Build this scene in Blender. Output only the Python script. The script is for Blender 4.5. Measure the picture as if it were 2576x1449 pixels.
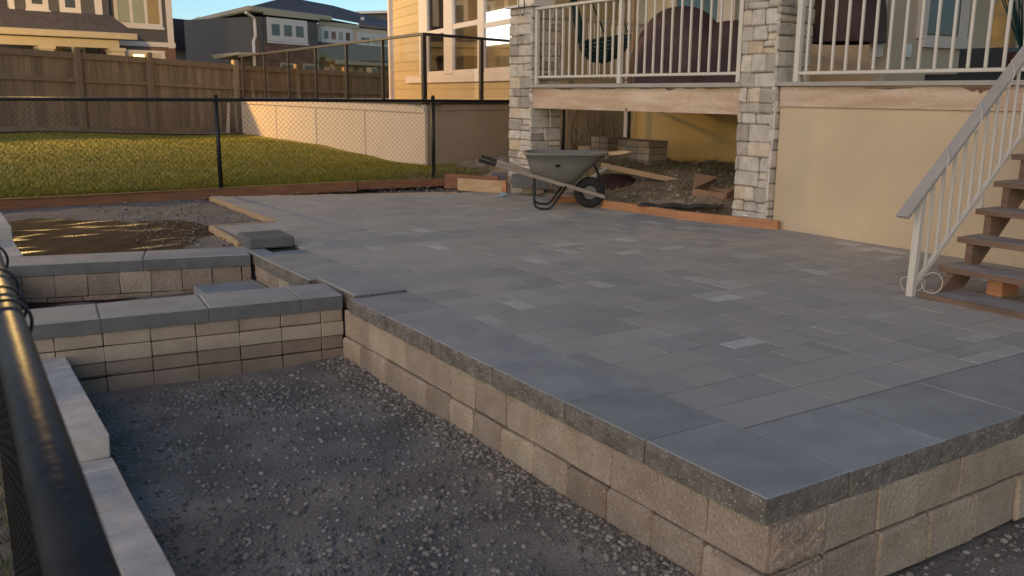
import bpy, math, random
import numpy as np
from mathutils import Vector, Matrix
random.seed(7); rng = np.random.default_rng(7)
for o in list(bpy.data.objects): bpy.data.objects.remove(o)
S = bpy.context.scene
COL = S.collection
R = math.radians
# ------------------------------------------------------------------ camera
# x runs towards the tan house, y runs down the yard, patio top is z = 0
F = 2280.; CX, CY = 1288., 724.5; PITCH = R(12.15); ROLL = R(.38); HEYE = 1.25; YAW = R(32.86)
cp, sp = math.cos(PITCH), math.sin(PITCH)
M1 = np.array([[1, 0, 0], [0, -sp, -cp], [0, cp, -sp]])
c_, s_ = math.cos(ROLL), math.sin(ROLL)
M2 = np.array([[c_, -s_, 0], [s_, c_, 0], [0, 0, 1]])
c_, s_ = math.cos(YAW), math.sin(YAW)
M3 = np.array([[c_, -s_, 0], [s_, c_, 0], [0, 0, 1]])
RW = M2 @ M1 @ M3
EYE = np.array([0, 0, HEYE])
def ray(u, v): return RW.T @ np.array([(u-CX)/F, (v-CY)/F, 1.])
def G(u, v, z=0.):                       # where a sight line meets the level z
    d = ray(u, v); return EYE + d*((z-HEYE)/d[2])
def PX(u, v, x):
    d = ray(u, v); return EYE + d*(x/d[0])
def PY(u, v, y):
    d = ray(u, v); return EYE + d*(y/d[1])
def K(u, v, dep): return EYE + dep*ray(u, v)
def ON(u, v, a, b):                      # where a sight line meets the upright plane through a and b
    n = np.array([b[1]-a[1], a[0]-b[0]]); d = ray(u, v)
    return EYE + d*((n @ np.array(a[:2]))/(n @ d[:2]))
cam = bpy.data.cameras.new('camera'); co = bpy.data.objects.new('camera', cam); COL.objects.link(co)
cam.sensor_width = 36; cam.lens = F/2576*36; cam.clip_end = 900; cam.clip_start = .05
co.matrix_world = Matrix(((RW[0][0], -RW[1][0], -RW[2][0], 0), (RW[0][1], -RW[1][1], -RW[2][1], 0), (RW[0][2], -RW[1][2], -RW[2][2], HEYE), (0, 0, 0, 1)))
cam.dof.use_dof = True; cam.dof.focus_distance = 7.; cam.dof.aperture_fstop = 10.
S.camera = co
# ------------------------------------------------------------------ light
SUN_EL, SUN_HEAD = 9.0, 206.             # low sun behind the camera to the left
W = bpy.data.worlds.new('World'); S.world = W; W.use_nodes = True
nt = W.node_tree; nt.nodes.clear()
sky = nt.nodes.new('ShaderNodeTexSky'); sky.sky_type = 'NISHITA'; sky.sun_disc = False
sky.sun_elevation = R(SUN_EL); sky.sun_rotation = R(90-SUN_HEAD); sky.altitude = 1000; sky.dust_density = .4; sky.ozone_density = 3.
bg = nt.nodes.new('ShaderNodeBackground'); bg.inputs[1].default_value = .088
wo = nt.nodes.new('ShaderNodeOutputWorld')
nt.links.new(sky.outputs[0], bg.inputs[0]); nt.links.new(bg.outputs[0], wo.inputs[0])
sl = bpy.data.lights.new('sun', 'SUN'); sl.energy = .8; sl.angle = R(90); sl.color = (1, .76, .54)
so = bpy.data.objects.new('sun', sl); COL.objects.link(so)
so.rotation_euler = Vector((math.cos(R(SUN_HEAD))*math.cos(R(SUN_EL)), math.sin(R(SUN_HEAD))*math.cos(R(SUN_EL)), math.sin(R(SUN_EL)))).to_track_quat('Z', 'Y').to_euler()
S.render.engine = 'CYCLES'
S.view_settings.view_transform = 'Standard'; S.view_settings.look = 'None'; S.view_settings.gamma = 1
S.view_settings.use_curve_mapping = False
S.view_settings.exposure = 1.25
# ------------------------------------------------------------------ materials
def mat(name, c1, c2=None, scale=6., rough=.85, bump=.3, bscale=60., tone=.0, spec=.35, metal=0., fine=.12, stretch=None, ramp=None, speck=None, wet=None, emit=None, trans=0.):
    m = bpy.data.materials.new(name); m.use_nodes = True
    n = m.node_tree; L = n.links.new; b = n.nodes['Principled BSDF']
    N = lambda t, **k: (lambda q: ([setattr(q, a, v) for a, v in k.items()], q)[1])(n.nodes.new(t))
    geo = N('ShaderNodeNewGeometry'); vec = geo.outputs['Position']
    if stretch:
        mp = N('ShaderNodeMapping'); mp.inputs['Scale'].default_value = stretch; L(vec, mp.inputs['Vector']); vec = mp.outputs[0]
    no = N('ShaderNodeTexNoise'); no.inputs['Scale'].default_value = scale; no.inputs['Detail'].default_value = 6; L(vec, no.inputs['Vector'])
    nf = N('ShaderNodeTexNoise'); nf.inputs['Scale'].default_value = bscale; nf.inputs['Detail'].default_value = 4; L(vec, nf.inputs['Vector'])
    at = N('ShaderNodeAttribute'); at.attribute_name = 'tone'
    mr = N('ShaderNodeMapRange'); mr.inputs[1].default_value = .35; mr.inputs[2].default_value = .65; L(no.outputs[0], mr.inputs[0])
    mx = N('ShaderNodeMix', data_type='RGBA'); L(mr.outputs[0], mx.inputs[0])
    if ramp:
        cr = N('ShaderNodeValToRGB'); L(at.outputs['Fac'], cr.inputs[0])
        e = cr.color_ramp.elements
        while len(e) < len(ramp): e.new(.5)
        for q, (p, c) in zip(e, ramp): q.position = p; q.color = (*c, 1)
        cr.color_ramp.interpolation = 'LINEAR'
        dk = N('ShaderNodeMix', data_type='RGBA', blend_type='MULTIPLY'); dk.inputs[0].default_value = 1
        L(cr.outputs[0], dk.inputs[6]); dk.inputs[7].default_value = (*(c2 or (.8, .8, .8)), 1)
        L(cr.outputs[0], mx.inputs[6]); L(dk.outputs[2], mx.inputs[7])
    else:
        mx.inputs[6].default_value = (*c1, 1); mx.inputs[7].default_value = (*(c2 or tuple(q*.8 for q in c1)), 1)
    out = mx.outputs[2]
    # brightness from tone and fine grain
    ma = N('ShaderNodeMath', operation='MULTIPLY_ADD'); L(at.outputs['Fac'], ma.inputs[0]); ma.inputs[1].default_value = 2*tone; ma.inputs[2].default_value = 1-tone
    mb = N('ShaderNodeMath', operation='MULTIPLY_ADD'); L(nf.outputs[0], mb.inputs[0]); mb.inputs[1].default_value = 2*fine; mb.inputs[2].default_value = 1-fine
    mc = N('ShaderNodeMath', operation='MULTIPLY'); L(mb.outputs[0], mc.inputs[1])
    if tone: L(ma.outputs[0], mc.inputs[0])
    else: mc.inputs[0].default_value = 1
    vm = N('ShaderNodeVectorMath', operation='SCALE'); L(out, vm.inputs[0]); L(mc.outputs[0], vm.inputs[3]); out = vm.outputs[0]
    if ramp and name == 'paver':
        nd_ = N('ShaderNodeTexNoise'); nd_.inputs['Scale'].default_value = .7; nd_.inputs['Detail'].default_value = 5; L(geo.outputs['Position'], nd_.inputs['Vector'])
        md = N('ShaderNodeMapRange'); L(nd_.outputs[0], md.inputs[0]); md.inputs[1].default_value = .3; md.inputs[2].default_value = .7; md.inputs[3].default_value = 0; md.inputs[4].default_value = .45
        du = N('ShaderNodeMix', data_type='RGBA'); L(md.outputs[0], du.inputs[0]); L(out, du.inputs[6]); du.inputs[7].default_value = (.43, .385, .32, 1); out = du.outputs[2]
    b.inputs['Roughness'].default_value = rough
    if speck:                              # pale stone chips in the concrete
        sc, th, colr = speck
        vo = N('ShaderNodeTexVoronoi'); vo.inputs['Scale'].default_value = sc; L(geo.outputs['Position'], vo.inputs['Vector'])
        lt = N('ShaderNodeMath', operation='LESS_THAN'); L(vo.outputs['Distance'], lt.inputs[0]); lt.inputs[1].default_value = th
        ms = N('ShaderNodeMix', data_type='RGBA'); L(lt.outputs[0], ms.inputs[0]); L(out, ms.inputs[6]); ms.inputs[7].default_value = (*colr, 1); out = ms.outputs[2]
    if wet:                                # soaked soil: darker and glossy where a noise mask says so
        cx, cy, r, colr = wet
        sep = N('ShaderNodeVectorMath', operation='DISTANCE'); L(geo.outputs['Position'], sep.inputs[0]); sep.inputs[1].default_value = (cx, cy, 0)
        wn = N('ShaderNodeTexNoise'); wn.inputs['Scale'].default_value = 1.6; wn.inputs['Detail'].default_value = 7; L(geo.outputs['Position'], wn.inputs['Vector'])
        a = N('ShaderNodeMath', operation='MULTIPLY_ADD'); L(wn.outputs[0], a.inputs[0]); a.inputs[1].default_value = 1.5; L(sep.outputs['Value'], a.inputs[2])
        w = N('ShaderNodeMapRange'); L(a.outputs[0], w.inputs[0]); w.inputs[1].default_value = r+.75; w.inputs[2].default_value = r+.6
        ms = N('ShaderNodeMix', data_type='RGBA'); L(w.outputs[0], ms.inputs[0]); L(out, ms.inputs[6]); ms.inputs[7].default_value = (*colr, 1); out = ms.outputs[2]
        rr = N('ShaderNodeMapRange'); L(w.outputs[0], rr.inputs[0]); rr.inputs[3].default_value = rough; g1 = N('ShaderNodeTexNoise'); g1.inputs['Scale'].default_value = 2.4; g1.inputs['Detail'].default_value = 5; mg = N('ShaderNodeMapping'); mg.inputs['Scale'].default_value = (.6, 2.2, 1); L(geo.outputs['Position'], mg.inputs['Vector']); L(mg.outputs[0], g1.inputs['Vector'])
        g2 = N('ShaderNodeMapRange'); L(g1.outputs[0], g2.inputs[0]); g2.inputs[1].default_value = .56; g2.inputs[2].default_value = .64; g2.inputs[3].default_value = .9; g2.inputs[4].default_value = .36
        L(g2.outputs[0], rr.inputs[4]); L(rr.outputs[0], b.inputs['Roughness'])
        sv_ = N('ShaderNodeMapRange'); L(w.outputs[0], sv_.inputs[0]); sv_.inputs[3].default_value = .2; sv_.inputs[4].default_value = .07; WETSPEC = sv_
    L(out, b.inputs['Base Color'])
    b.inputs['Metallic'].default_value = metal; b.inputs['Specular IOR Level'].default_value = spec
    if wet: L(WETSPEC.outputs[0], b.inputs['Specular IOR Level'])
    if trans: b.inputs['Transmission Weight'].default_value = trans; b.inputs['IOR'].default_value = 1.1
    if emit: b.inputs['Emission Color'].default_value = (*emit[0], 1); b.inputs['Emission Strength'].default_value = emit[1]
    if bump:
        bp = N('ShaderNodeBump'); bp.inputs['Strength'].default_value = bump; bp.inputs['Distance'].default_value = .01
        L(nf.outputs[0], bp.inputs['Height']); L(bp.outputs[0], b.inputs['Normal'])
    return m
M = {}
M['paver'] = mat('paver', (0, 0, 0), (.84, .85, .86), scale=1.4, rough=.85, bump=.22, bscale=160, fine=.16, spec=.22,
    ramp=[(0, (.33, .305, .26)), (.3, (.385, .355, .305)), (.6, (.42, .365, .295)), (.88, (.44, .395, .33)), (.94, (.48, .44, .37)), (1, (.6, .57, .5))])
M['cap'] = mat('cap', (.34, .325, .29), (.27, .258, .235), scale=4, rough=.8, bump=.2, bscale=180, tone=.16, fine=.14, spec=.22)
M['cap_face'] = mat('cap_face', (.235, .19, .145), (.15, .122, .095), scale=14, rough=.95, bump=1., bscale=70, fine=.35, speck=(55, .16, (.5, .46, .4)))
M['split_tan'] = mat('split_tan', (.42, .3, .2), (.3, .21, .15), scale=12, rough=.95, bump=.8, bscale=80, fine=.3, speck=(50, .14, (.6, .52, .42)))
M['cap_smooth'] = mat('cap_smooth', (.17, .155, .14), (.13, .12, .11), scale=7, rough=.9, bump=.35, bscale=140, tone=.15, fine=.15)
M['block'] = mat('block', (0, 0, 0), (.8, .78, .74), scale=7, rough=.95, bump=1., bscale=75, fine=.34, speck=(38, .11, (.62, .54, .44)),
    ramp=[(0, (.3, .215, .15)), (.35, (.39, .29, .205)), (.7, (.46, .345, .24)), (1, (.52, .4, .27))])
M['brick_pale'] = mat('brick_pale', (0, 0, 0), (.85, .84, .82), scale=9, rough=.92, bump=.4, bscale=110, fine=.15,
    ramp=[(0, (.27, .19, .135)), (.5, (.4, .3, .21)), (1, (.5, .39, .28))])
M['kerb_pale'] = mat('kerb_pale', (.56, .48, .4), (.43, .37, .32), scale=9, rough=.9, bump=.35, bscale=130, tone=.15)
M['gravel'] = mat('gravel', (.28, .235, .19), (.16, .137, .115), scale=2.6, rough=1, bump=1., bscale=75, fine=.55, speck=(60, .16, (.3, .26, .22)), spec=.1)
M['pebble'] = mat('pebble', (0, 0, 0), (.8, .8, .8), scale=30, rough=.85, bump=.3, bscale=160, ramp=[(0, (.12, .1, .08)), (.5, (.24, .2, .155)), (.85, (.36, .3, .24)), (1, (.42, .39, .35))])
M['dirt'] = mat('dirt', (.25, .205, .165), (.18, .15, .125), scale=3, rough=1, bump=1., bscale=38, fine=.35, wet=(.5, 8.7, 1.75, (.05, .027, .017)))
M['puddle'] = mat('puddle', (.03, .02, .012), (.05, .03, .018), scale=9, rough=.45, bump=1., bscale=14, spec=.03)
M['soil'] = mat('soil', (.34, .245, .16), (.2, .145, .1), scale=4, rough=1, bump=1., bscale=35, fine=.5)
M['lawn'] = mat('lawn', (.27, .22, .025), (.2, .18, .024), scale=1.2, rough=1, bump=1., bscale=70, fine=.45)
M['grass'] = mat('grass', (.27, .22, .027), (.2, .18, .024), scale=1.5, rough=1., bump=0, tone=.2, spec=.05)
M['dry_grass'] = mat('dry_grass', (.3, .22, .11), (.13, .13, .045), scale=4, rough=.95, bump=0, tone=.4)
M['leaf'] = mat('leaf', (.34, .28, .14), (.25, .16, .06), scale=9, rough=.8, bump=0, tone=.3)
M['fence_wood'] = mat('fence_wood', (.31, .215, .125), (.23, .165, .1), scale=2, rough=.9, bump=.4, bscale=25, tone=.2, stretch=(8, 8, 1))
M['red_wood'] = mat('red_wood', (.27, .115, .055), (.19, .085, .045), scale=4, rough=.85, bump=.3, bscale=40, tone=.12, stretch=(1, 1, 5))
M['orange_wood'] = mat('orange_wood', (.5, .22, .09), (.38, .17, .08), scale=4, rough=.8, bump=.3, bscale=40, tone=.12, stretch=(1, 1, 5))
M['pine'] = mat('pine', (.52, .34, .18), (.42, .26, .13), scale=5, rough=.75, bump=.25, bscale=60, tone=.12, stretch=(1, 1, 6))
M['beam'] = mat('beam', (.7, .52, .37), (.5, .33, .21), scale=2.6, rough=.85, bump=.3, bscale=40, stretch=(1, .5, 3.2), fine=.3, speck=(3.1, .07, (.2, .11, .065)))
M['joint'] = mat('joint', (.1, .088, .075), (.07, .062, .055), scale=9, rough=1, bump=.3)
M['rubble'] = mat('rubble', (0, 0, 0), (.8, .8, .8), scale=20, rough=.9, bump=.4, ramp=[(0, (.16, .115, .075)), (.7, (.28, .21, .14)), (1, (.5, .42, .33))])
M['stain'] = mat('stain', (.17, .09, .05), (.3, .18, .11), scale=12, rough=.9, bump=.2, fine=.3)
M['ledge'] = mat('ledge', (.42, .36, .3), (.36, .31, .26), scale=4, rough=.8, bump=.2)
M['step_wood'] = mat('step_wood', (.34, .29, .25), (.24, .2, .17), scale=4, rough=.85, bump=.35, bscale=50, stretch=(4, 1, 1), tone=.1)
M['step_edge'] = mat('step_edge', (.24, .145, .09), (.16, .1, .065), scale=4, rough=.85, bump=.3, stretch=(1, .7, 5))
M['stucco'] = mat('stucco', (.65, .475, .3), (.57, .42, .268), scale=1.3, rough=.95, bump=.35, bscale=150, fine=.1)
M['stucco_y'] = mat('stucco_y', (.62, .43, .17), (.57, .4, .16), scale=2, rough=.9, bump=.2, bscale=150, fine=.06)
M['base_band'] = mat('base_band', (.3, .23, .12), (.24, .19, .1), scale=3, rough=.9, bump=.3)
M['housewall'] = mat('housewall', (.55, .46, .34), (.52, .43, .32), scale=2, rough=.9, bump=.15, fine=.06)
M['siding'] = mat('siding', (.52, .39, .22), (.5, .375, .21), scale=2, rough=.7, bump=.08, tone=.05, fine=.03)
M['skirt'] = mat('skirt', (.64, .49, .36), (.61, .47, .345), scale=2, rough=.8, bump=.08, tone=.03, fine=.03)
M['trim'] = mat('trim', (.68, .6, .54), (.64, .57, .52), scale=3, rough=.6, bump=.05, fine=.03)
M['trim_cream'] = mat('trim_cream', (.46, .38, .26), (.42, .35, .25), scale=3, rough=.6, bump=.05, fine=.03)
M['rail'] = mat('rail', (.66, .57, .45), (.63, .545, .435), scale=3, rough=.32, bump=.02, fine=.03, spec=.6)
M['stone'] = mat('stone', (0, 0, 0), (.78, .76, .74), scale=11, rough=.9, bump=.7, bscale=55, fine=.22,
    ramp=[(0, (.4, .34, .27)), (.4, (.58, .5, .4)), (.8, (.68, .6, .48)), (1, (.66, .5, .33))])
M['mortar'] = mat('mortar', (.38, .31, .23), scale=8, rough=1, bump=.4)
M['charcoal'] = mat('charcoal', (.11, .1, .098), (.095, .088, .086), scale=3, rough=.8, bump=.1, tone=.08, stretch=(1, 1, 6))
M['far_brick'] = mat('far_brick', (.24, .135, .095), (.15, .085, .062), scale=9, rough=.9, bump=.4, tone=.25)
M['shingle'] = mat('shingle', (.11, .088, .08), (.08, .066, .062), scale=6, rough=.9, bump=.5, bscale=20, tone=.15)
M['black'] = mat('black', (.018, .016, .015), rough=.4, bump=.05, fine=.05, spec=.4)
M['bronze'] = mat('bronze', (.05, .032, .022), (.04, .027, .02), rough=.35, bump=.03, spec=.5)
M['pipe'] = mat('pipe', (.03, .026, .025), (.045, .04, .036), scale=20, rough=.45, bump=.1, bscale=60, spec=.08)
M['fabric'] = mat('fabric', (.07, .055, .048), rough=.9, bump=.4)
M['rubber'] = mat('rubber', (.03, .028, .026), rough=.85, bump=.2)
M['tray'] = mat('tray', (.2, .18, .15), (.17, .155, .13), scale=5, rough=.6, bump=.1, fine=.08)
M['ash'] = mat('ash', (.34, .27, .2), (.27, .21, .16), scale=4, rough=.7, bump=.15, stretch=(1, 1, 5))
M['green'] = mat('green', (.012, .05, .045), (.008, .032, .03), scale=8, rough=.7, bump=.6, bscale=90, tone=.4)
M['cover'] = mat('cover', (.1, .055, .05), (.062, .035, .033), scale=3, rough=.75, bump=.3, bscale=14)
M['cardboard'] = mat('cardboard', (.36, .2, .11), (.26, .15, .09), scale=5, rough=.9, bump=.3, tone=.2)
M['maroon'] = mat('maroon', (.06, .022, .018), (.04, .016, .014), scale=6, rough=.85, bump=.4)
M['plastic'] = mat('plastic', (.6, .68, .72), rough=.15, bump=.3, bscale=60, trans=.5, spec=.6)
M['white'] = mat('white', (.75, .74, .72), rough=.4, bump=.03)
M['yellow'] = mat('yellow', (.5, .3, .09), (.36, .22, .08), scale=9, rough=.6, bump=.2)
M['room'] = mat('room', (.4, .28, .14), (.34, .24, .12), scale=2, rough=.9, bump=.05)
M['blind'] = mat('blind', (.36, .36, .26), (.33, .33, .24), scale=3, rough=.6, bump=.05)
M['dark_pane'] = mat('dark_pane', (.1, .105, .1), (.07, .075, .075), scale=2, rough=.2, bump=0, spec=.4)
M['teal_pane'] = mat('teal_pane', (.09, .15, .16), (.07, .125, .135), scale=1.5, rough=.15, bump=0, spec=.7)
M['lit_pane'] = mat('lit_pane', (.7, .6, .3), rough=.4, bump=0, emit=((1, .82, .4), .9))
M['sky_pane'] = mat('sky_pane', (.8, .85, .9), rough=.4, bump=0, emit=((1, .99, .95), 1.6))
M['lamp_glass'] = mat('lamp_glass', (1, .8, .4), rough=.4, bump=0, emit=((1, .66, .25), 60))
def glass(name, tint, rough=.02, refl=.12):
    m = bpy.data.materials.new(name); m.use_nodes = True; n = m.node_tree; n.nodes.clear()
    o = n.nodes.new('ShaderNodeOutputMaterial'); g = n.nodes.new('ShaderNodeBsdfGlossy'); t = n.nodes.new('ShaderNodeBsdfTransparent'); x = n.nodes.new('ShaderNodeMixShader')
    g.inputs['Roughness'].default_value = rough; x.inputs[0].default_value = refl; t.inputs[0].default_value = (*tint, 1)
    n.links.new(t.outputs[0], x.inputs[1]); n.links.new(g.outputs[0], x.inputs[2]); n.links.new(x.outputs[0], o.inputs[0]); return m
M['glass'] = glass('glass', (.92, .93, .93), refl=.2); M['rail_glass'] = glass('rail_glass', (.94, .91, .87), refl=.05)
# ------------------------------------------------------------------ mesh tools
XA, YA, ZA = np.array([1., 0, 0]), np.array([0, 1., 0]), np.array([0, 0, 1.])
def unit(v): v = np.asarray(v, float); return v/np.linalg.norm(v)
class MB:
    def __init__(s): s.v = []; s.f = []; s.t = []; s.m = []
    def add(s, vs, fs, tone=.5, mi=0):
        o = len(s.v); s.v += [tuple(map(float, q)) for q in vs]; s.f += [tuple(o+i for i in q) for q in fs]
        s.t += [tone]*len(vs); s.m += (mi if isinstance(mi, list) else [mi]*len(fs)); return s
    def box(s, lo, hi, O=(0, 0, 0), ax=(XA, YA, ZA), ch=0., tone=None, mi=0, jit=0.):
        lo = np.minimum(lo, hi) if False else np.array(lo, float); hi = np.array(hi, float)
        tone = random.random() if tone is None else tone
        O = np.array(O, float); A = [np.array(a, float) for a in ax]
        T = lambda p: O+A[0]*p[0]+A[1]*p[1]+A[2]*p[2]
        J = lambda: (rng.random(3)-.5)*2*jit
        if ch <= 0:
            P = [T(np.array([(lo, hi)[i][0], (lo, hi)[j][1], (lo, hi)[k][2]])+J()) for i in (0, 1) for j in (0, 1) for k in (0, 1)]
            return s.add(P, [(0, 1, 3, 2), (4, 6, 7, 5), (0, 4, 5, 1), (2, 3, 7, 6), (0, 2, 6, 4), (1, 5, 7, 3)], tone, mi)
        idx = {}; P = []
        for i in (0, 1):
            for j in (0, 1):
                for k in (0, 1):
                    b = np.array([(lo, hi)[i][0], (lo, hi)[j][1], (lo, hi)[k][2]]); sg = np.array([1-2*i, 1-2*j, 1-2*k])*ch; jj = J()
                    for a in range(3):
                        q = b+sg; q[a] = b[a]; idx[(i, j, k, a)] = len(P); P.append(T(q+jj))
        Fs = []
        for a in range(3):
            o1, o2 = [q for q in range(3) if q != a]
            for e in (0, 1):
                ring = []
                for x, y in ((0, 0), (1, 0), (1, 1), (0, 1)):
                    c = [0, 0, 0]; c[a] = e; c[o1] = x; c[o2] = y; ring.append(idx[(*c, a)])
                Fs.append(tuple(ring))
            for x in (0, 1):
                for y in (0, 1):
                    c0 = [0, 0, 0]; c1 = [0, 0, 0]; c0[o1] = c1[o1] = x; c0[o2] = c1[o2] = y; c1[a] = 1
                    Fs.append((idx[(*c0, o1)], idx[(*c1, o1)], idx[(*c1, o2)], idx[(*c0, o2)]))
        for i in (0, 1):
            for j in (0, 1):
                for k in (0, 1): Fs.append(tuple(idx[(i, j, k, a)] for a in range(3)))
        return s.add(P, Fs, tone, mi)
    def bar(s, a, b, w, h, up=ZA, ch=0., tone=.5, mi=0, ext=0.):   # rectangular bar from a to b
        a = np.array(a, float); b = np.array(b, float); d = unit(b-a); side = unit(np.cross(d, up)); u = np.cross(side, d)
        return s.box((-ext, -w/2, -h/2), (np.linalg.norm(b-a)+ext, w/2, h/2), a, (d, side, u), ch, tone, mi)
    def tube(s, pts, r, n=8, tone=.5, mi=0, cap=True):
        pts = [np.array(p, float) for p in pts]; rs = r if hasattr(r, '__len__') else [r]*len(pts); V = []; prev = None
        for i, p in enumerate(pts):
            d = unit(pts[min(i+1, len(pts)-1)]-pts[max(i-1, 0)])
            ref = prev if prev is not None else (ZA if abs(d[2]) < .9 else XA)
            e1 = unit(ref-d*np.dot(ref, d)); e2 = np.cross(d, e1); prev = e1
            V += [p+rs[i]*(math.cos(q*2*math.pi/n)*e1+math.sin(q*2*math.pi/n)*e2) for q in range(n)]
        Fs = [(i*n+q, i*n+(q+1) % n, (i+1)*n+(q+1) % n, (i+1)*n+q) for i in range(len(pts)-1) for q in range(n)]
        if cap: Fs += [tuple(range(n))[::-1], tuple((len(pts)-1)*n+q for q in range(n))]
        return s.add(V, Fs, tone, mi)
    def prism(s, poly, d, tone=.5, mi=0):                   # polygon (3-D points) pushed along d
        n = len(poly); P = [np.array(p, float) for p in poly]; Q = [p+np.array(d, float) for p in P]
        return s.add(P+Q, [tuple(range(n))[::-1], tuple(range(n, 2*n))]+[(i, (i+1) % n, n+(i+1) % n, n+i) for i in range(n)], tone, mi)
    def quad(s, a, b, c, d, tone=.5, mi=0): return s.add([a, b, c, d], [(0, 1, 2, 3)], tone, mi)
WP = {}
def thing(name, loc, label, cat, group=None, kind=None):
    o = bpy.data.objects.new(name, None); COL.objects.link(o); o.location = Vector([float(q) for q in loc]); o.empty_display_size = .1
    WP[o.name] = np.array(loc, float)
    if label: o['label'] = label
    if cat: o['category'] = cat
    if group: o['group'] = group
    if kind: o['kind'] = kind
    return o
def build(mb, name, mats, parent=None, label=None, cat=None, group=None, kind=None, smooth=False, arr=None):
    me = bpy.data.meshes.new(name)
    V = np.array(mb.v); org = np.array([(V[:, 0].min()+V[:, 0].max())/2, (V[:, 1].min()+V[:, 1].max())/2, V[:, 2].min()])
    me.from_pydata([tuple(q) for q in (V-org)], [], mb.f)
    for q in (mats if isinstance(mats, (list, tuple)) else [mats]): me.materials.append(M[q])
    a = me.attributes.new('tone', 'FLOAT', 'POINT'); a.data.foreach_set('value', np.array(mb.t, dtype=np.float32))
    if any(mb.m): me.polygons.foreach_set('material_index', mb.m)
    if smooth: me.polygons.foreach_set('use_smooth', [True]*len(mb.f))
    me.update()
    o = bpy.data.objects.new(name, me); COL.objects.link(o)
    p = WP[parent.name] if parent else np.zeros(3)
    o.location = Vector([float(q) for q in (org-p)]); WP[o.name] = org
    if parent: o.parent = parent
    for k, q in (('label', label), ('category', cat), ('group', group), ('kind', kind)):
        if q: o[k] = q
    return o
def fixn(o):                              # consistent outward normals
    import bmesh
    b = bmesh.new(); b.from_mesh(o.data); bmesh.ops.recalc_face_normals(b, faces=b.faces); b.to_mesh(o.data); b.free(); return o
from bpy_extras import object_utils
def noise(x, y, s=1.): return math.sin(x*1.7*s+1.3)*math.cos(y*2.1*s+.4)*.5+math.sin(x*4.1*s+y*3.3*s)*.25+math.sin(x*9.7*s-y*8.1*s+2)*.12
def sheet(name, xs, ys, fz, m, parent=None, tri=None, **k):
    mb = MB(); nx, ny = len(xs), len(ys)
    vs = [(x, y, fz(x, y)) for y in ys for x in xs]
    fs = [(j*nx+i, j*nx+i+1, (j+1)*nx+i+1, (j+1)*nx+i) for j in range(ny-1) for i in range(nx-1)]
    mb.add(vs, fs); return build(mb, name, m, parent, smooth=True, **k)
def scatter(name, pts, sizes, m, parent=None, flat=.6, tones=None, **k):   # many small faceted pebbles as one mesh
    t = (1+5**.5)/2
    iv = np.array([(-1, t, 0), (1, t, 0), (-1, -t, 0), (1, -t, 0), (0, -1, t), (0, 1, t), (0, -1, -t), (0, 1, -t), (t, 0, -1), (t, 0, 1), (-t, 0, -1), (-t, 0, 1)])/1.9
    fc = np.array([(0, 11, 5), (0, 5, 1), (0, 1, 7), (0, 7, 10), (0, 10, 11), (1, 5, 9), (5, 11, 4), (11, 10, 2), (10, 7, 6), (7, 1, 8), (3, 9, 4), (3, 4, 2), (3, 2, 6), (3, 6, 8), (3, 8, 9), (4, 9, 5), (2, 4, 11), (6, 2, 10), (8, 6, 7), (9, 8, 1)])
    n = len(pts); pts = np.array(pts, float); sizes = np.array(sizes)
    a = rng.random(n)*6.28; c, s = np.cos(a), np.sin(a)
    sc = np.stack([sizes*(.8+.5*rng.random(n)), sizes*(.6+.4*rng.random(n)), sizes*flat*(.7+.5*rng.random(n))], 1)
    V = iv[None]*sc[:, None]*(1+.25*(rng.random((n, 12, 1))-.5))
    x = V[..., 0]*c[:, None]-V[..., 1]*s[:, None]; y = V[..., 0]*s[:, None]+V[..., 1]*c[:, None]
    V = np.stack([x, y, V[..., 2]], 2)+pts[:, None]
    V = V.reshape(-1, 3); Fc = (fc[None]+12*np.arange(n)[:, None, None]).reshape(-1, 3)
    return fast(name, V, Fc, m, np.repeat(rng.random(n) if tones is None else tones, 12), parent, smooth=True, **k)
def fast(name, V, Fc, m, tone, parent=None, smooth=False, **k):
    me = bpy.data.meshes.new(name); org = np.array([V[:, 0].mean(), V[:, 1].mean(), V[:, 2].min()])
    me.vertices.add(len(V)); me.vertices.foreach_set('co', (V-org).astype(np.float32).ravel())
    q = Fc.shape[1]; me.loops.add(len(Fc)*q); me.loops.foreach_set('vertex_index', Fc.astype(np.int32).ravel())
    me.polygons.add(len(Fc)); me.polygons.foreach_set('loop_start', np.arange(0, len(Fc)*q, q, dtype=np.int32)); me.polygons.foreach_set('loop_total', np.full(len(Fc), q, dtype=np.int32))
    me.materials.append(M[m]); a = me.attributes.new('tone', 'FLOAT', 'POINT'); a.data.foreach_set('value', tone.astype(np.float32))
    if smooth: me.polygons.foreach_set('use_smooth', [True]*len(Fc))
    me.update(calc_edges=True); me.validate()
    o = bpy.data.objects.new(name, me); COL.objects.link(o); p = WP[parent.name] if parent else np.zeros(3)
    o.location = Vector([float(z) for z in org-p]); WP[o.name] = org
    if parent: o.parent = parent
    for a_, b_ in k.items(): o[{'cat': 'category'}.get(a_, a_)] = b_
    return o
def blades(name, pts, hs, m, parent=None, w=.006, lean=.6, **k):
    n = len(pts); pts = np.array(pts, float); hs = np.array(hs); a = rng.random(n)*6.28; b = rng.random(n)*6.28
    d = np.stack([np.cos(a), np.sin(a), 0*a], 1)*w/2*(.6+.8*rng.random((n, 1)))
    tip = pts+np.stack([np.cos(b)*hs*lean*rng.random(n), np.sin(b)*hs*lean*rng.random(n), hs], 1)
    V = np.stack([pts-d, pts+d, tip], 1).reshape(-1, 3); Fc = np.arange(3*n).reshape(-1, 3)
    return fast(name, V, Fc, m, np.repeat(rng.random(n), 3), parent, **k)
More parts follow.
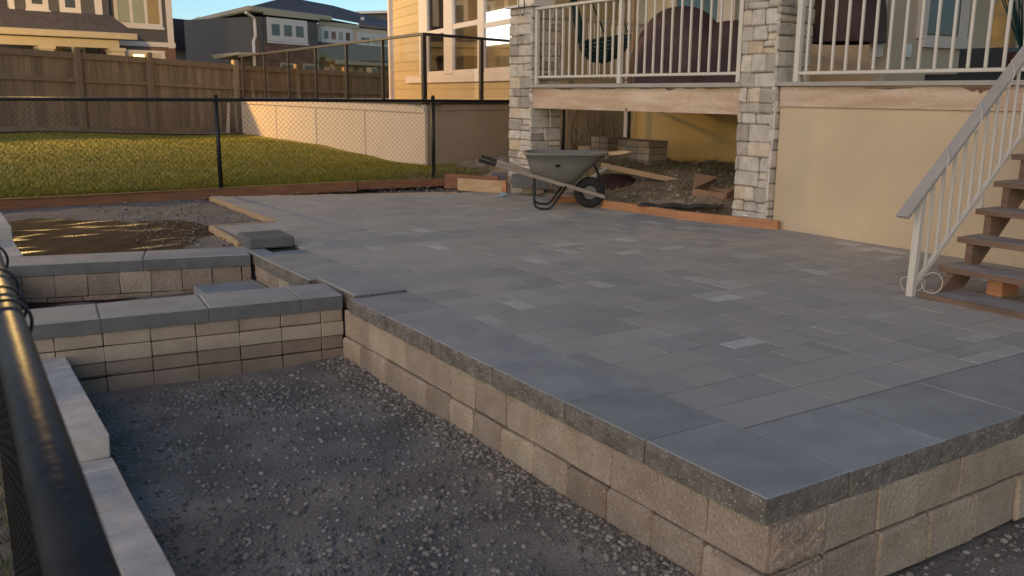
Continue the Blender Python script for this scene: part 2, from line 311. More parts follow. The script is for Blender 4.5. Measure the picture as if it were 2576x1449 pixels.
# ================================================================== SETTING: ground
sheet('ground', np.linspace(-300, 300, 7), np.linspace(-300, 300, 7), lambda x, y: -.75, 'soil', kind='structure')
FA = K(0, 333, 20.2)[:2]; FB = K(590, 338, 25.2)[:2]; fdir = unit(FB-FA)      # foot of the tall wooden fence
DC = K(1070, 415, 14.6); DL = K(613, 340, 24.3); DR = K(1280, 112, 15.9)      # neighbour's deck: near corner, left end, right side
anch = [(0.5, 11.45, .07), (3, 11.45, .07), (6.3, 11.4, .07), (9, 12, .06), (DC[0], DC[1], .1), (DC[0]+2, DC[1]+1, .08), (-5, 11.5, .1), (-8, 20, .35), (FA[0], FA[1], .33), (FB[0], FB[1], .12), (FA[0]-2, FA[1]+8, .2), (FB[0]+4, FB[1]+4, 0)]
for u, v in ((694, 347.6), (794, 362), (915, 387), (988, 406)): q = ON(u, v, DC, DL); anch.append(tuple(q))
AN = np.array(anch)
def lawnz(x, y):
    d = (AN[:, 0]-x)**2+(AN[:, 1]-y)**2+.15; w = 1/d**1.5; return float((w*AN[:, 2]).sum()/w.sum())+.012*noise(x, y)
sheet('lawn', np.linspace(-14, 22, 150), np.concatenate([np.linspace(11.35, 27, 90), np.linspace(27.5, 33, 8)]), lawnz, 'lawn', kind='structure')
farz = -.1
sheet('far_ground', np.linspace(-90, 130, 12), np.linspace(31, 160, 8), lambda x, y: farz, 'lawn', kind='structure')
# grass blades and fallen leaves
pts = []
for i in range(70000):
    y = 11.5+13.5*random.random()**1.7; x = -2+11*random.random(); pts.append((x, y, lawnz(x, y) if i % 1 else 0))
P_ = np.array([(q[0], q[1]) for q in pts])
def lawnz_v(xy):
    z = np.zeros(len(xy))
    for c in range(0, len(xy), 10000):
        q = xy[c:c+10000]; d = (AN[None, :, 0]-q[:, :1])**2+(AN[None, :, 1]-q[:, 1:2])**2+.15; w = 1/d**1.5; z[c:c+10000] = (w*AN[None, :, 2]).sum(1)/w.sum(1)
    return z+np.array([.012*noise(a, b) for a, b in xy])
Z_ = lawnz_v(P_)
lawn_ok = ~((P_[:, 0] > DC[0]-.05) & (P_[:, 1] > DC[1]-.3)) & ~((P_[:, 1] > FA[1]-1.2+(P_[:, 0]-FA[0])*.32))
blades('grass', np.c_[P_, Z_-.01][lawn_ok], (.03+.03*rng.random(len(P_)))[lawn_ok], 'grass', w=.016, kind='stuff', label='short green lawn grass in the yard behind the chain link fence', cat='grass')
k_ = lawn_ok & (rng.random(len(P_)) < .004)
k2 = P_[k_]; scatter('fallen_leaves', np.c_[k2, Z_[k_]+.035], .012+.014*rng.random(len(k2)), 'leaf', flat=.3, kind='stuff', label='small dry fallen leaves scattered over the lawn', cat='leaves')
# bare mulch strip along the fence foot
mb = MB(); nrm = np.array([fdir[1], -fdir[0]])
for i in range(24):
    a = FA+fdir*(-3+i*.6); b = FA+fdir*(-3+(i+1)*.6); w1 = 1.0+.15*math.sin(i); w2 = 1.0+.15*math.sin(i+1)
    L4 = [a+nrm*w1, b+nrm*w2, b, a]; mb.add([(q[0], q[1], lawnz(*q)+.03) for q in L4], [(0, 1, 2, 3)])
build(mb, 'mulch_strip', 'soil', kind='structure')
# ------------------------------------------------------------------ gravel in the near bed and outside the right wall
gz = lambda x, y: -.435+.018*noise(x*1.3, y*1.3)+(.03*max(0, 1-(2.1-x)/.35) if x < 2.13 else 0)
sheet('gravel_bed', np.linspace(.5, 2.2, 60), np.linspace(-.5, 5.5, 140), gz, 'gravel', kind='structure')
sheet('gravel_strip', np.linspace(2.12, 9, 70), np.linspace(-2, 1.86, 60), lambda x, y: -.47+.03*noise(x*1.6, y*1.6), 'gravel', kind='structure')
def peb(n, xr, yr, fn, sz, dens):
    P = []; Sz = []
    while len(P) < n:
        x = random.uniform(*xr); y = random.uniform(*yr)
        if random.random() < dens(x, y):
            s = sz[0]+(sz[1]-sz[0])*random.random()**2.5; P.append((x, y, fn(x, y)+s*.15)); Sz.append(s)
    return P, Sz
P1, S1 = peb(18000, (.6, 2.11), (.6, 5.25), gz, (.003, .016), lambda x, y: min(1, .10+1.2*max(0, 1-(2.11-x)/.2)**1.2+.35*max(0, noise(x*1.5, y*1.5))+.22*max(0, (3-y)/2)))
scatter('pebbles', P1, S1, 'pebble', kind='stuff', label='loose grey pebbles scattered over the near gravel bed', cat='pebbles', flat=.7)
P1, S1 = peb(2600, (2.3, 4.6), (.6, 1.76), lambda x, y: -.47+.03*noise(x*1.6, y*1.6), (.006, .022), lambda x, y: .5)
scatter('pebbles', P1, S1, 'pebble', kind='stuff', label='coarse pebbles on the dark ground outside the right patio wall', cat='pebbles', flat=.7)
# dirt behind the upper tier wall, up to the timber board
sheet('dirt_patch', np.linspace(-3, 6.6, 160), np.linspace(7.05, 11.5, 110), lambda x, y: (-.045 if x < 2.9 else -.09)+.02*noise(x*1.5, y*1.5)-(.25 if (x > 2.9 and y < 10.0) or y < 7.12+max(0, 2.075-x)*.2617 else 0), 'dirt', kind='structure')
P1, S1 = peb(1500, (1.2, 6.0), (7.5, 11.4), lambda x, y: -.03, (.005, .016), lambda x, y: 1. if (x < 2.9 or y > 11.1-.3*(x-2.86)) and x > 1.9-.5*random.random() else .03)
scatter('pebbles', P1, S1, 'pebble', kind='stuff', label='small stones in the dirt beside the pale edging strips', cat='pebbles', flat=.7)
sheet('planting_bed_floor', np.linspace(.3, 2.2, 12), np.linspace(5.4, 7.6, 12), lambda x, y: -.34+.015*noise(x*3, y*3), 'dirt', kind='structure')
# ================================================================== PATIO paving
X0, ROW0, RH = 2.523, 2.277, .2293
base = MB(); base.box((2.2, 1.85, -.5), (2.5, 7.2, -.1)); base.box((2.53, 1.9, -.5), (12, 10.95, -.062), tone=.3)
build(base, 'patio_base', 'gravel', kind='structure')
pave = thing('patio_paving', (4.5, 6, 0), None, None, kind='structure')
def inside(x, y):
    if y > 11.05-.37*(x-2.86): return False
    if y > 8.68: return x > 2.86
    if y > 7.25: return x > 2.24
    return True
pieces = []
for r in range(-2, 40):
    y0 = ROW0+RH*r; y1 = y0+RH
    xl = X0 if y0 > 2.2 else 3.0
    if r < 0: continue
    if y0 >= 7.2: xl = 2.26
    if y0 >= 8.6: xl = 2.88
    x = xl; xr = 8.3 if y0 < 5.8 else 6.95-.18*(y0-5.8)
    if y0 > 9.95: xr = 2.86+(11.05-y0)/.37
    xr = min(xr, 9)
    first = True
    while x < xr-.03:
        w = random.choice([.115, .2293, .2293, .2293, .344, .344]) if not first else random.choice([.115, .2293, .344]); first = False
        w = min(w, xr-x)
        if w > .2 and w < .25 and random.random() < .24:
            pieces.append((x, x+w, y0, (y0+y1)/2)); pieces.append((x, x+w, (y0+y1)/2, y1))
        else: pieces.append((x, x+w, y0, y1))
        x += w
def vis(x, y):
    q = RW @ (np.array([x, y, 0])-EYE)
    if q[2] < .3: return None
    u = CX+F*q[0]/q[2]; v = CY+F*q[1]/q[2]
    return q[2] if -40 < u < 2620 and v < 1490 else None
pieces = [(vis((a+b)/2, (c+d)/2), a, b, c, d) for a, b, c, d in pieces]
pieces.sort(key=lambda q: (q[0] is None, (q[0] or 0)/math.sqrt((q[2]-q[1])*(q[4]-q[3]))**.5))
def paver(mb, a, b, c, d):
    g = .0034; dz = rng.normal(0, .0006); ch = .0015; a += g; b -= g; c += g; d -= g
    t = random.random(); t = t*.88 if random.random() < .7 or (b-a)*(d-c) > .03 else .88+.12*t
    tl = rng.normal(0, .0005, 4)
    V = [(a+ch, c+ch, dz+tl[0]), (b-ch, c+ch, dz+tl[1]), (b-ch, d-ch, dz+tl[2]), (a+ch, d-ch, dz+tl[3]), (a, c, dz-.0015), (b, c, dz-.0015), (b, d, dz-.0015), (a, d, dz-.0015), (a, c, -.059), (b, c, -.059), (b, d, -.059), (a, d, -.059)]
    Fs = [(0, 1, 2, 3)]+[(i, 4+i, 4+(i+1) % 4, (i+1) % 4) for i in range(4)]+[(4+i, 8+i, 8+(i+1) % 4, 4+(i+1) % 4) for i in range(4)]
    mb.add(V, Fs, t)
rest = MB()
for i, (dd, a, b, c, d) in enumerate(pieces):
    if i < 300:
        mb = MB(); paver(mb, a, b, c, d); build(mb, 'paver', 'paver', pave)
    else: paver(rest, a, b, c, d)
build(rest, 'pavers', 'paver', pave, kind='stuff')
jo = MB(); jo.box((2.53, 2.2, -.0615), (8.4, 10.9, -.009)); 
j_ = MB()
for (xa, xb, ya, yb) in ((2.5, 8.4, 2.25, 5.85), (2.5, 6.8, 5.85, 7.2), (2.27, 6.6, 7.2, 8.6), (2.87, 6.1, 8.6, 9.9)): j_.box((xa, ya, -.06), (xb, yb, -.02), tone=.2)
build(j_, 'joint_sand', 'joint', pave)
# ================================================================== WALLS of stacked blocks
def course(parent, a, b, z0, z1, joints, depth, m='block', name='block', proud=0., ch=.006, jit=.0025, flip=1, tones=None):
    # blocks from a to b; joints = fractions of length in metres; the seen face is on the right of a->b when flip = 1
    a = np.array([a[0], a[1], 0.]); b = np.array([b[0], b[1], 0.]); d = unit(b-a); n = np.array([d[1], -d[0], 0])*flip; Ln = np.linalg.norm(b-a)
    js = [0.]+[j for j in joints if .03 < j < Ln-.03]+[Ln]
    for i in range(len(js)-1):
        pr = proud+rng.normal(0, .002)
        mb = MB(); mb.box((js[i]+.0015, -depth, z0+.0015), (js[i+1]-.0015, pr, z1-.0015), a, (d, n, ZA), ch, tones[i % len(tones)] if tones else None, 0, jit)
        fixn(build(mb, name, m, parent))
def every(L0, step, off=0.): return [off+step*i for i in range(int(L0/step)+2) if off+step*i > 0]
# left-hand wall of the patio (faces the gravel bed)
wl = thing('retaining_wall', (2.13, 3.5, -.44), 'long tan block patio wall with a speckled charcoal cap, facing the near gravel bed', 'retaining wall')
J1 = [5.25-q for q in (4.87, 4.618, 4.38, 4.13, 3.862, 3.625, 3.347, 3.102, 2.843, 2.578, 2.313, 2.056)]
course(wl, (2.13, 5.25), (2.13, 1.79), -.265, -.092, [q for q in J1], .28, tones=[.6, .95, .85, .55, .5, .75, .45, .7, .75, .7, .4, .45, .55, .5], flip=1)
J2 = [5.25-q for q in (4.99, 4.82, 4.632, 4.402, 4.117, 3.856, 3.626, 3.367, 3.104, 2.849, 2.585, 2.33, 2.06)]
course(wl, (2.112, 5.25), (2.112, 1.772), -.45, -.266, J2, .28, ch=.014, jit=.004)
def cap_slab(parent, pts, z0=-.09, z1=0., ch=.004, name='cap_slab', mats=('cap', 'cap_face'), tone=None, face=(0,)):
    # plan quad -> slab with small chamfer; rim uses the rough face material
    n = len(pts); P = np.array([(*p, 0.) for p in pts]); c = P.mean(0); Q = P+(c-P)/np.linalg.norm(c-P, axis=1)[:, None]*ch*1.5
    V = [(*q[:2], z1) for q in Q]+[(*q[:2], z1-ch) for q in P]+[(*q[:2], z0) for q in P]
    Fs = [tuple(range(n))]+[(i, (i+1) % n, n+(i+1) % n, n+i) for i in range(n)]+[(n+i, n+(i+1) % n, 2*n+(i+1) % n, 2*n+i) for i in range(n)]+[tuple(range(2*n, 3*n))[::-1]]
    mb = MB(); mb.add(V, Fs, random.random() if tone is None else tone, [0]*(1+n)+[1]*n+[1]); return fixn(build(mb, name, list(mats), parent))
def rough_edge(parent, a, b, n, z0=-.09, z1=-.001, m='cap_face'):     # split face of a cap: ragged, proud in places
    a = np.array(a); b = np.array(b); L = np.linalg.norm(b-a); nx = max(8, int(L/.018)); nz = 5; V = []; ph = random.random()*50
    for j in range(nz+1):
        for i in range(nx+1):
            t = i/nx; w = j/nz; p = a+(b-a)*t; e = min(1, 12*t, 12*(1-t)); d = .004+.005*noise(t*L*14+ph, w*3, 1.)+.004*rng.random()
            if j == nz: d *= .2
            q = (*(p+np.array(n)*max(.001, d)*e), z0+(z1-z0)*w-(.004*rng.random() if 0 < j < nz else (.0+.006*max(0, noise(t*L*20+ph, 3.)) if j == nz else 0)))
            V.append(q)
    mb = MB(); mb.add(V, [(j*(nx+1)+i, j*(nx+1)+i+1, (j+1)*(nx+1)+i+1, (j+1)*(nx+1)+i) for j in range(nz) for i in range(nx)], .5); build(mb, 'rough_edge', m, parent)
ycap = [2.02-.23, 2.375, 2.877, 3.45, 4.053, 4.614, 5.13]
for i in range(len(ycap)-1):
    w = 2.528 if i else 2.528
    cap_slab(wl, [(2.122, ycap[i]+.003), (w-.003, ycap[i]+.003), (w-.003, ycap[i+1]-.003), (2.122, ycap[i+1]-.003)], z1=rng.normal(.001, .001), tone=[.55, .3, .75, .85, .8, .35][i])
    rough_edge(wl, (2.1215, ycap[i+1]-.003), (2.1215, ycap[i]+.003), (-1, 0))
# paving slabs that carry the edge on past the tier walls
for a, b, t in ((5.15, 5.78, .5), (5.783, 6.4, .45), (6.403, 7.0, .4), (7.003, 7.42, .5)):
    cap_slab(wl, [(2.10 if a > 5.7 else 2.16, a), (2.517 if a < 7 else 2.25, a), (2.517 if a < 7 else 2.25, b-.003), (2.10 if a > 5.7 else 2.16, b-.003)], tone=t, z1=.016 if a < 5.7 else .008 if a < 6.4 else .002, ch=.007)
mb = MB(); mb.box((2.115, 5.06, -.088), (2.17, 5.125, -.002), ch=.006); fixn(build(mb, 'filler', 'cap_smooth', wl))
# the inside face of this wall in the planting bed between the tiers
course(wl, (2.112, 7.03), (2.112, 5.72), -.19, -.092, [.3, .55, .8, 1.05], .2, m='brick_pale', ch=.004)
course(wl, (2.118, 7.03), (2.118, 5.72), -.36, -.191, [.2, .45, .7, .95, 1.2], .2, m='brick_pale', ch=.004)
# right-hand wall (faces the camera's right)
wr = thing('retaining_wall', (4.5, 1.79, -.44), 'tan block retaining wall with a chipped corner block, along the right side of the patio', 'retaining wall')
course(wr, (2.135, 1.785), (7.5, 1.785), -.265, -.093, [.285, .56, .79]+[.79+.27*i for i in range(1, 18)], .25, flip=1, tones=[.15, .5, .75, .6, .55, .5])
course(wr, (2.115, 1.768), (7.5, 1.768), -.46, -.266, [.29, .585]+[.585+.3*i for i in range(1, 17)], .25, flip=1, ch=.012, jit=.004)
xs = [2.531, 3.06, 3.62, 4.18, 4.74, 5.3, 5.86, 6.42, 7.0, 7.6]
for i in range(len(xs)-1):
    cap_slab(wr, [(xs[i]+.003, 1.79+.0), (xs[i+1]-.003, 1.79), (xs[i+1]-.003, 2.27), (xs[i]+.003, 2.27)], z1=rng.normal(0, .001), tone=[.8, .55, .5, .6][i % 4])
    if i < 5: rough_edge(wr, (xs[i]+.003, 1.7895), (xs[i+1]-.003, 1.7895), (0, -1))
# broken rough face of the corner block
def rough_face(parent, x0, x1, z0, z1, y, nx=22, nz=15):
    mb = MB(); V = []
    for j in range(nz+1):
        for i in range(nx+1):
            u = i/nx; w = j/nz; e = min(1, 7*u, 7*(1-u), 6*w, 6*(1-w)); d = .012+.012*noise(u*4, w*4, 2.)+.004*rng.random()
            V.append((x0+(x1-x0)*u+.003*rng.normal(), y-max(.0, e)*d-.001, z0+(z1-z0)*w+.003*rng.normal()))
    mb.add(V, [(j*(nx+1)+i, j*(nx+1)+i+1, (j+1)*(nx+1)+i+1, (j+1)*(nx+1)+i) for j in range(nz) for i in range(nx)], .35); build(mb, 'broken_face', 'split_tan', parent)
rough_face(wr, 2.14, 2.415, -.26, -.098, 1.783); rough_face(wr, 2.12, 2.40, -.45, -.272, 1.766)
# tier walls
def tier(label, a, b, courses, capw, capj, bm, steps, jo, tones=None, capt=None):
    a = np.array(a, float); b = np.array(b, float); d = unit(b-a); n = np.array([d[1], -d[0]])   # seen face on the right of a->b
    L = np.linalg.norm(b-a); w = thing('retaining_wall', (*((a+b)/2), -.4), label, 'retaining wall')
    for i, ((z1, z0, pr), st, o) in enumerate(zip(courses, steps, jo)):
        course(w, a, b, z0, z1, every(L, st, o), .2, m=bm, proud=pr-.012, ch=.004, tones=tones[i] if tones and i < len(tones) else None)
    js = [0]+[q for q in capj if 0 < q < L-.03]+[L]
    for i in range(len(js)-1):
        p = a+d*(js[i]+.0015); q = a+d*(js[i+1]-.0015)
        cap_slab(w, [p+n*0, q+n*0, q-n*capw, p-n*capw], ch=.008, mats=('cap', 'cap_smooth'), z1=rng.normal(0, .001), tone=(capt or [.6, .5, .45])[i % 3])
    return w
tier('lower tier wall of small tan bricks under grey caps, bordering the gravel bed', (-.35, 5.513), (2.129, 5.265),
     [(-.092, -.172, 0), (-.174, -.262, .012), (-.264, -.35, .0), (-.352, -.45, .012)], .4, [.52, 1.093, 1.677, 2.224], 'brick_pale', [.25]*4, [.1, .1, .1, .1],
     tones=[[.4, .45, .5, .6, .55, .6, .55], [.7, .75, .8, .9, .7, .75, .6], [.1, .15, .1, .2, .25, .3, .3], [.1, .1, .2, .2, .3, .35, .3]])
tier('upper tier wall of rough tan blocks under charcoal caps, behind the planting bed', (-.6, 7.70), (2.075, 7.0),
     [(-.092, -.262, 0), (-.264, -.42, .0)], .38, [.95, 1.98], 'block', [.222, .24], [.03, .1], tones=[[.1, .3, .2, .1, .15, .3, .35, .25, .95, .35, .3, .3]])
# left border kerb of pale blocks running beside the near fence
lk = thing('border_wall', (.47, 3, -.45), 'stepped low border wall of pale grey blocks left of the gravel bed, under the metal fence pipe', 'border wall')
y = .9
while y < 4.02:
    L0 = .215; mb = MB(); mb.box((.4, y+.0015, -.47), (.548, min(y+L0, 4.035)-.0015, -.305+rng.normal(0, .002)), ch=.005, jit=.002); fixn(build(mb, 'block', 'kerb_pale', lk)); y += L0
for a, b in ((4.04, 4.66), (4.662, 5.2), (5.202, 5.43)):
    mb = MB(); mb.box((.385, a+.0015, -.31), (.545, b-.0015, -.2), ch=.005, jit=.002); fixn(build(mb, 'block', 'kerb_pale', lk))
    mb = MB(); mb.box((.39, a+.0015, -.47), (.54, b-.0015, -.312), ch=.005, tone=.2); fixn(build(mb, 'block', 'block', lk))
lk2 = thing('border_wall', (.4, 8.6, -.05), 'short border wall of pale blocks at the far left edge of the wet dirt', 'border wall')
for a, b, z in ((7.84, 8.28, .0), (8.283, 8.7, .0), (8.703, 9.1, .11), (9.103, 9.5, .11), (9.503, 9.9, .11)):
    mb = MB(); mb.box((.25, a, -.15), (.565, b, z), ch=.006, jit=.002); fixn(build(mb, 'block', 'kerb_pale', lk2))
# loose blocks
mb = MB(); o_ = G(626, 629); e1 = unit(G(733, 622)-o_); e2 = unit(G(590, 605)-o_)
mb.box((0, 0, .004), (.365, .42, .088), o_, (e1, e2, ZA), ch=.012, jit=.004, tone=.3)
fixn(build(mb, 'loose_block', ['cap_smooth'], label='single loose charcoal block left on the patio at the end of the upper tier wall', cat='block'))
mb = MB(); mb.box((1.62, 6.42, -.3), (2.085, 6.98, -.2), ch=.006, tone=.8)
fixn(build(mb, 'loose_slab', ['cap'], label='bluish grey cap slab lying inside the planting bed between the tier walls', cat='slab'))
# pale edging strips round the dirt notch
def strip(a, b, w, label, m='pine', z=.012, h=.05):
    mb = MB(); a = np.array([a[0], a[1], z-h/2]); b = np.array([b[0], b[1], z-h/2]); mb.bar(a, b, w, h, ch=.003); return fixn(build(mb, 'edging_strip', m, label=label, cat='edging'))
strip((2.845, 11.06), (2.845, 8.70), .05, 'pale timber edging strip along the left end of the paving, running towards the fence', z=.006)
strip((2.815, 8.675), (2.20, 8.675), .03, 'short pale edging strip across the inner step of the paving corner', z=.008)
strip((2.21, 8.65), (2.16, 7.55), .05, 'pale timber edging strip ending at the loose charcoal block', z=.006)
strip((2.86, 11.085), (5.7, 10.12), .02, 'thin pale edging line along the far end of the paving below the fence board', z=.008)
# ================================================================== timber boards at the yard edge
def board(name, a, b, z0, z1, th, m, label, cat='board', parent=None):
    mb = MB(); a = np.array(a[:2]); b = np.array(b[:2]); d = unit(np.r_[b-a, 0]); n = np.array([-d[1], d[0], 0])
    mb.box((0, 0, z0), (np.linalg.norm(b-a), th, z1), (*a, 0), (d, n, ZA), ch=.003); return fixn(build(mb, name, m, parent, label, cat))
board('timber_board', (-4, 11.44), G(900, 471), -.05, .075, .04, 'red_wood', 'long reddish brown timber board lying below the chain link fence')
board('timber_board', G(904, 471.5), G(1151, 461.5), -.03, .075, .04, 'red_wood', 'shorter reddish timber board next to the pale form box')
fb = thing('form_box', G(1205, 482), 'pale plywood form board with brown end stakes beside the stone pillar', 'form board')
board('form_panel', G(1151, 479), G(1262, 487), 0, .16, .03, 'pine', None, None, fb)
board('stake', G(1262, 487.5), G(1273, 488), -.0, .165, .05, 'orange_wood', None, None, fb)
board('back_rail', G(1151, 479)+YA*.35, G(1285, 486)+YA*.3, 0, .19, .03, 'red_wood', None, None, fb)
def loose(name, u, v, z, w, d, h, m, label, ang=0., cat='block', tone=None):
    o = G(u, v, z); a = R(ang); e1 = np.array([math.cos(a), math.sin(a), 0]); e2 = np.array([-math.sin(a), math.cos(a), 0])
    mb = MB(); mb.box((0, 0, 0), (w, d, h), o, (e1, e2, ZA), ch=.006, jit=.003, tone=tone); return fixn(build(mb, name, m, label=label, cat=cat))
loose('concrete_block', 1288, 473, .1, .30, .2, .16, 'cap_smooth', 'grey block standing against the left stone pillar, nearest the form board', -33)
loose('concrete_block', 1340, 476, .09, .2, .2, .15, 'cap_smooth', 'second grey block at the foot of the left stone pillar, behind the wheelbarrow leg', -33, tone=.1)
loose('concrete_block', 1235, 452, .12, .22, .15, .09, 'cap_smooth', 'grey block on top of the form board behind the handles', -33)
loose('base_stone', 1285, 486, 0, .17, .2, .1, 'stone', 'pale stone under the grey block at the left pillar foot', -33, 'stone', .6)
loose('base_stone', 1313, 489, 0, .28, .2, .1, 'block', 'tan stone under the wheelbarrow, right of the pale stone', -33, 'stone', .9)
board('timber_board', G(1386, 511), G(1458, 511), 0, .075, .04, 'orange_wood', 'short bright orange board behind the wheelbarrow leg')
board('timber_board', G(1512, 522), G(1700, 550), -.02, .085, .04, 'orange_wood', 'orange board edging the soil, from the wheelbarrow wheel to the middle')
board('timber_board', G(1700, 551), G(1955, 578.5), -.02, .085, .045, 'orange_wood', 'orange board edging the soil in front of the right stone pillar')
# ================================================================== HOUSE with raised deck
house = thing('house', (10, 6, 0), 'tan house behind the raised deck with white framed door and window', 'house')
def slab(name, lo, hi, m, parent, ch=0., label=None):
    mb = MB(); mb.box(lo, hi, ch=ch, tone=.5); return fixn(build(mb, name, m, parent, label))
XW = 9.8
slab('wall', (XW, 6.05, .2), (XW+.2, 11.65, 5.5), 'housewall', house)
slab('foundation', (XW-.02, 6.05, -.6), (XW+.18, 11.6, .199), 'base_band', house)
slab('lower_wall', (XW-.06, 6.2, .2), (XW-.001, 11.62, 1.05), 'stucco_y', house)
slab('drip_trim', (XW-.085, 6.2, .175), (XW-.061, 11.62, .2), 'trim_cream', house)
slab('corner_trim', (XW-.1, 11.6, .17), (XW+.1, 11.68, 5.5), 'trim', house)
slab('side_wall', (8.3, 5.9, 1.37), (13, 6.04, 5.5), 'housewall', house)
slab('rear_wall', (10.0, 11.45, -.6), (16, 11.6, 5.5), 'housewall', house)
def wbox(parent, name, u0, v0, u1, v1, plane, m, th=.03, off=0.):      # a flat part set on one of the two walls
    f_ = (lambda u, v: PX(u, v, plane[1]+off)) if plane[0] == 'x' else (lambda u, v: PY(u, v, plane[1]+off))
    p = f_(u0, v0); q = f_(u1, v1); lo = np.minimum(p, q); hi = np.maximum(p, q)
    if plane[0] == 'x': lo[0] = plane[1]+off-th; hi[0] = plane[1]+off
    else: lo[1] = plane[1]+off-th; hi[1] = plane[1]+off
    lo[2] = max(lo[2], 1.38); return slab(name, lo, hi, m, parent)
yd = lambda u: PX(u, 100, XW)[1]
slab('door_glass', (XW-.03, yd(1806), 1.5), (XW-.002, yd(1706), 3.5), 'teal_pane', house)
slab('door_frame', (XW-.06, yd(1704), 1.4), (XW-.002, yd(1688), 3.6), 'trim', house)
slab('door_frame', (XW-.06, yd(1852), 1.4), (XW-.002, yd(1808), 3.6), 'trim', house)
slab('window_pane', (XW-.03, yd(1905), 1.9), (XW-.002, yd(1853), 3.2), 'blind', house)
xd = lambda u: PY(u, 60, 5.9)[0]
slab('downspout', (xd(2190), 5.84, 1.62), (xd(2216), 5.898, 5), 'trim', house, ch=.008)
slab('window_pane', (xd(2325), 5.86, PY(2330, 85, 5.9)[2]), (xd(2405), 5.898, 3.6), 'dark_pane', house)
slab('window_frame', (xd(2405), 5.85, PY(2330, 98, 5.9)[2]), (xd(2425), 5.898, 3.7), 'trim', house)
slab('window_frame', (xd(2305), 5.85, PY(2330, 98, 5.9)[2]), (xd(2324), 5.898, 3.7), 'trim', house)
slab('window_sill', (xd(2318), 5.83, PY(2330, 112, 5.9)[2]-.03), (xd(2425), 5.899, PY(2330, 88, 5.9)[2]-.01), 'trim', house)
slab('outlet', (xd(2278), 5.86, PY(2285, 130, 5.9)[2]-.06), (xd(2292), 5.898, PY(2285, 130, 5.9)[2]+.07), 'white', house, ch=.005)
slab('white_panel', (xd(2108), 5.85, 1.95), (xd(2140), 5.898, 4), 'trim', house)
# deck
deck = thing('deck', (7.2, 6, 0), 'raised timber deck of the tan house with weathered fascia and tan skirt panel', 'deck')
nb = 22
mb = MB()
for i in range(nb):
    a = 6.86+i*(9.78-6.86)/nb; mb.box((a, .2, 1.335), (a+(9.78-6.86)/nb-.006, 10.7, 1.366), tone=random.random())
build(mb, 'floor_board', 'step_wood', deck, kind='stuff')
slab('fascia', (6.745, 6.37, 1.055), (6.79, 10.0, 1.315), 'beam', deck, ch=.004, label='weathered knotty fascia board between the two stone pillars')
slab('ledge', (6.7, 6.34, 1.317), (6.858, 10.03, 1.36), 'ledge', deck, ch=.004)
slab('end_trim', (6.735, 10.0, 1.045), (6.80, 10.02, 1.316), 'ledge', deck)
slab('fascia', (6.77, .2, 1.14), (6.805, 5.905, 1.325), 'beam', deck, ch=.004, label='weathered fascia above the tan skirt panel')
slab('ledge', (6.72, .2, 1.327), (6.858, 5.93, 1.365), 'ledge', deck, ch=.004)
slab('skirt_panel', (6.79, .2, -.02), (6.84, 5.905, 1.139), 'stucco', deck)
slab('beam', (6.9, 6.0, 1.06), (7.0, 10.6, 1.33), 'beam', deck)
for i in range(14): slab('joist', (7.0, 3+i*.58, 1.12), (9.75, 3.04+i*.58, 1.333), 'fence_wood', deck)
slab('conduit', (6.735, 5.925, .95), (6.765, 5.945, 1.32), 'trim', deck)
for ya, yb, x in ((6.6, 9.3, 6.7445), (.8, 5.2, 6.7695)):
    mb = MB(); y = ya
    while y < yb:
        w = .1+.5*random.random(); d = .012+.035*random.random()**2; zt = 1.314; n_ = 8
        P = [(x-.001, y+w*i/n_, zt) for i in range(n_+1)]+[(x-.001, y+w*(n_-i)/n_, zt-d*math.sin(math.pi*(n_-i)/n_)*(.5+.8*random.random())-.002) for i in range(n_+1)]
        mb.add(P, [tuple(range(len(P)))], random.random()); y += w+.5*random.random()**2
    build(mb, 'water_stain', 'stain', deck, kind='stuff')
# roof over the deck, above the picture
slab('porch_roof', (6.4, -1, 3.75), (14, 12.4, 3.95), 'trim', house)
# stone pillars
def pillar(label, x0, x1, y0, y1, ztop, lower_w):
    p = thing('stone_pillar', ((x0+x1)/2, (y0+y1)/2, 0), label, 'pillar')
    mb = MB(); mb.box((x0+.03, y0+.03, -.3), (x1, y1, ztop-.01), tone=.5); build(mb, 'mortar_core', 'mortar', p)
    for face in (0, 1):
        z = -.02
        while z < ztop-.05:
            h = random.choice([.1, .12, .14, .15, .17]); h = min(h, ztop-z)
            if ztop-z-h < .05: h = ztop-z
            t = 0.; L = (y1-y0) if face == 0 else (x1-x0)
            while t < L-.01:
                w = random.choice([.13, .17, .21, .25, .29]); w = min(w, L-t)
                if L-t-w < .06: w = L-t
                sub = [(0, h)] if (h < .12 or random.random() < .86) else [(0, h*.5), (h*.5, h)]
                for s0, s1 in sub:
                    g = .0022; pr = .012+.016*random.random(); mb = MB()
                    if face == 0: mb.box((x0+.03-pr-.02, y0+t+g, z+s0+g), (x0+.035, y0+t+w-g, z+s1-g), ch=.014, jit=.006)
                    else: mb.box((x0+t+g+(.0 if t else -.01), y0+.03-pr-.02, z+s0+g), (x0+t+w-g, y0+.035, z+s1-g), ch=.014, jit=.006)
                    fixn(build(mb, 'stone', 'stone', p))
                t += w
            z += h
    mb = MB(); mb.box((x0-.05, y0-.05, ztop), (x1+.05, y1+.05, ztop+.03), ch=.004); fixn(build(mb, 'cap_flashing', 'trim', p))
    mb = MB(); mb.box((x0+.07, y0+.07, ztop+.03), (x1-.07, y1-.07, 3.75), ch=.004); fixn(build(mb, 'column', 'rail', p))
    return p
lp = pillar('left stone clad pillar at the far corner of the deck, behind the wheelbarrow', 6.72, 7.2, 9.98, 10.5, 2.33, .5)
rp = pillar('right stone clad pillar in the middle of the deck, with a thin cord hanging on it', 6.72, 7.2, 5.93, 6.37, 2.6, .5)
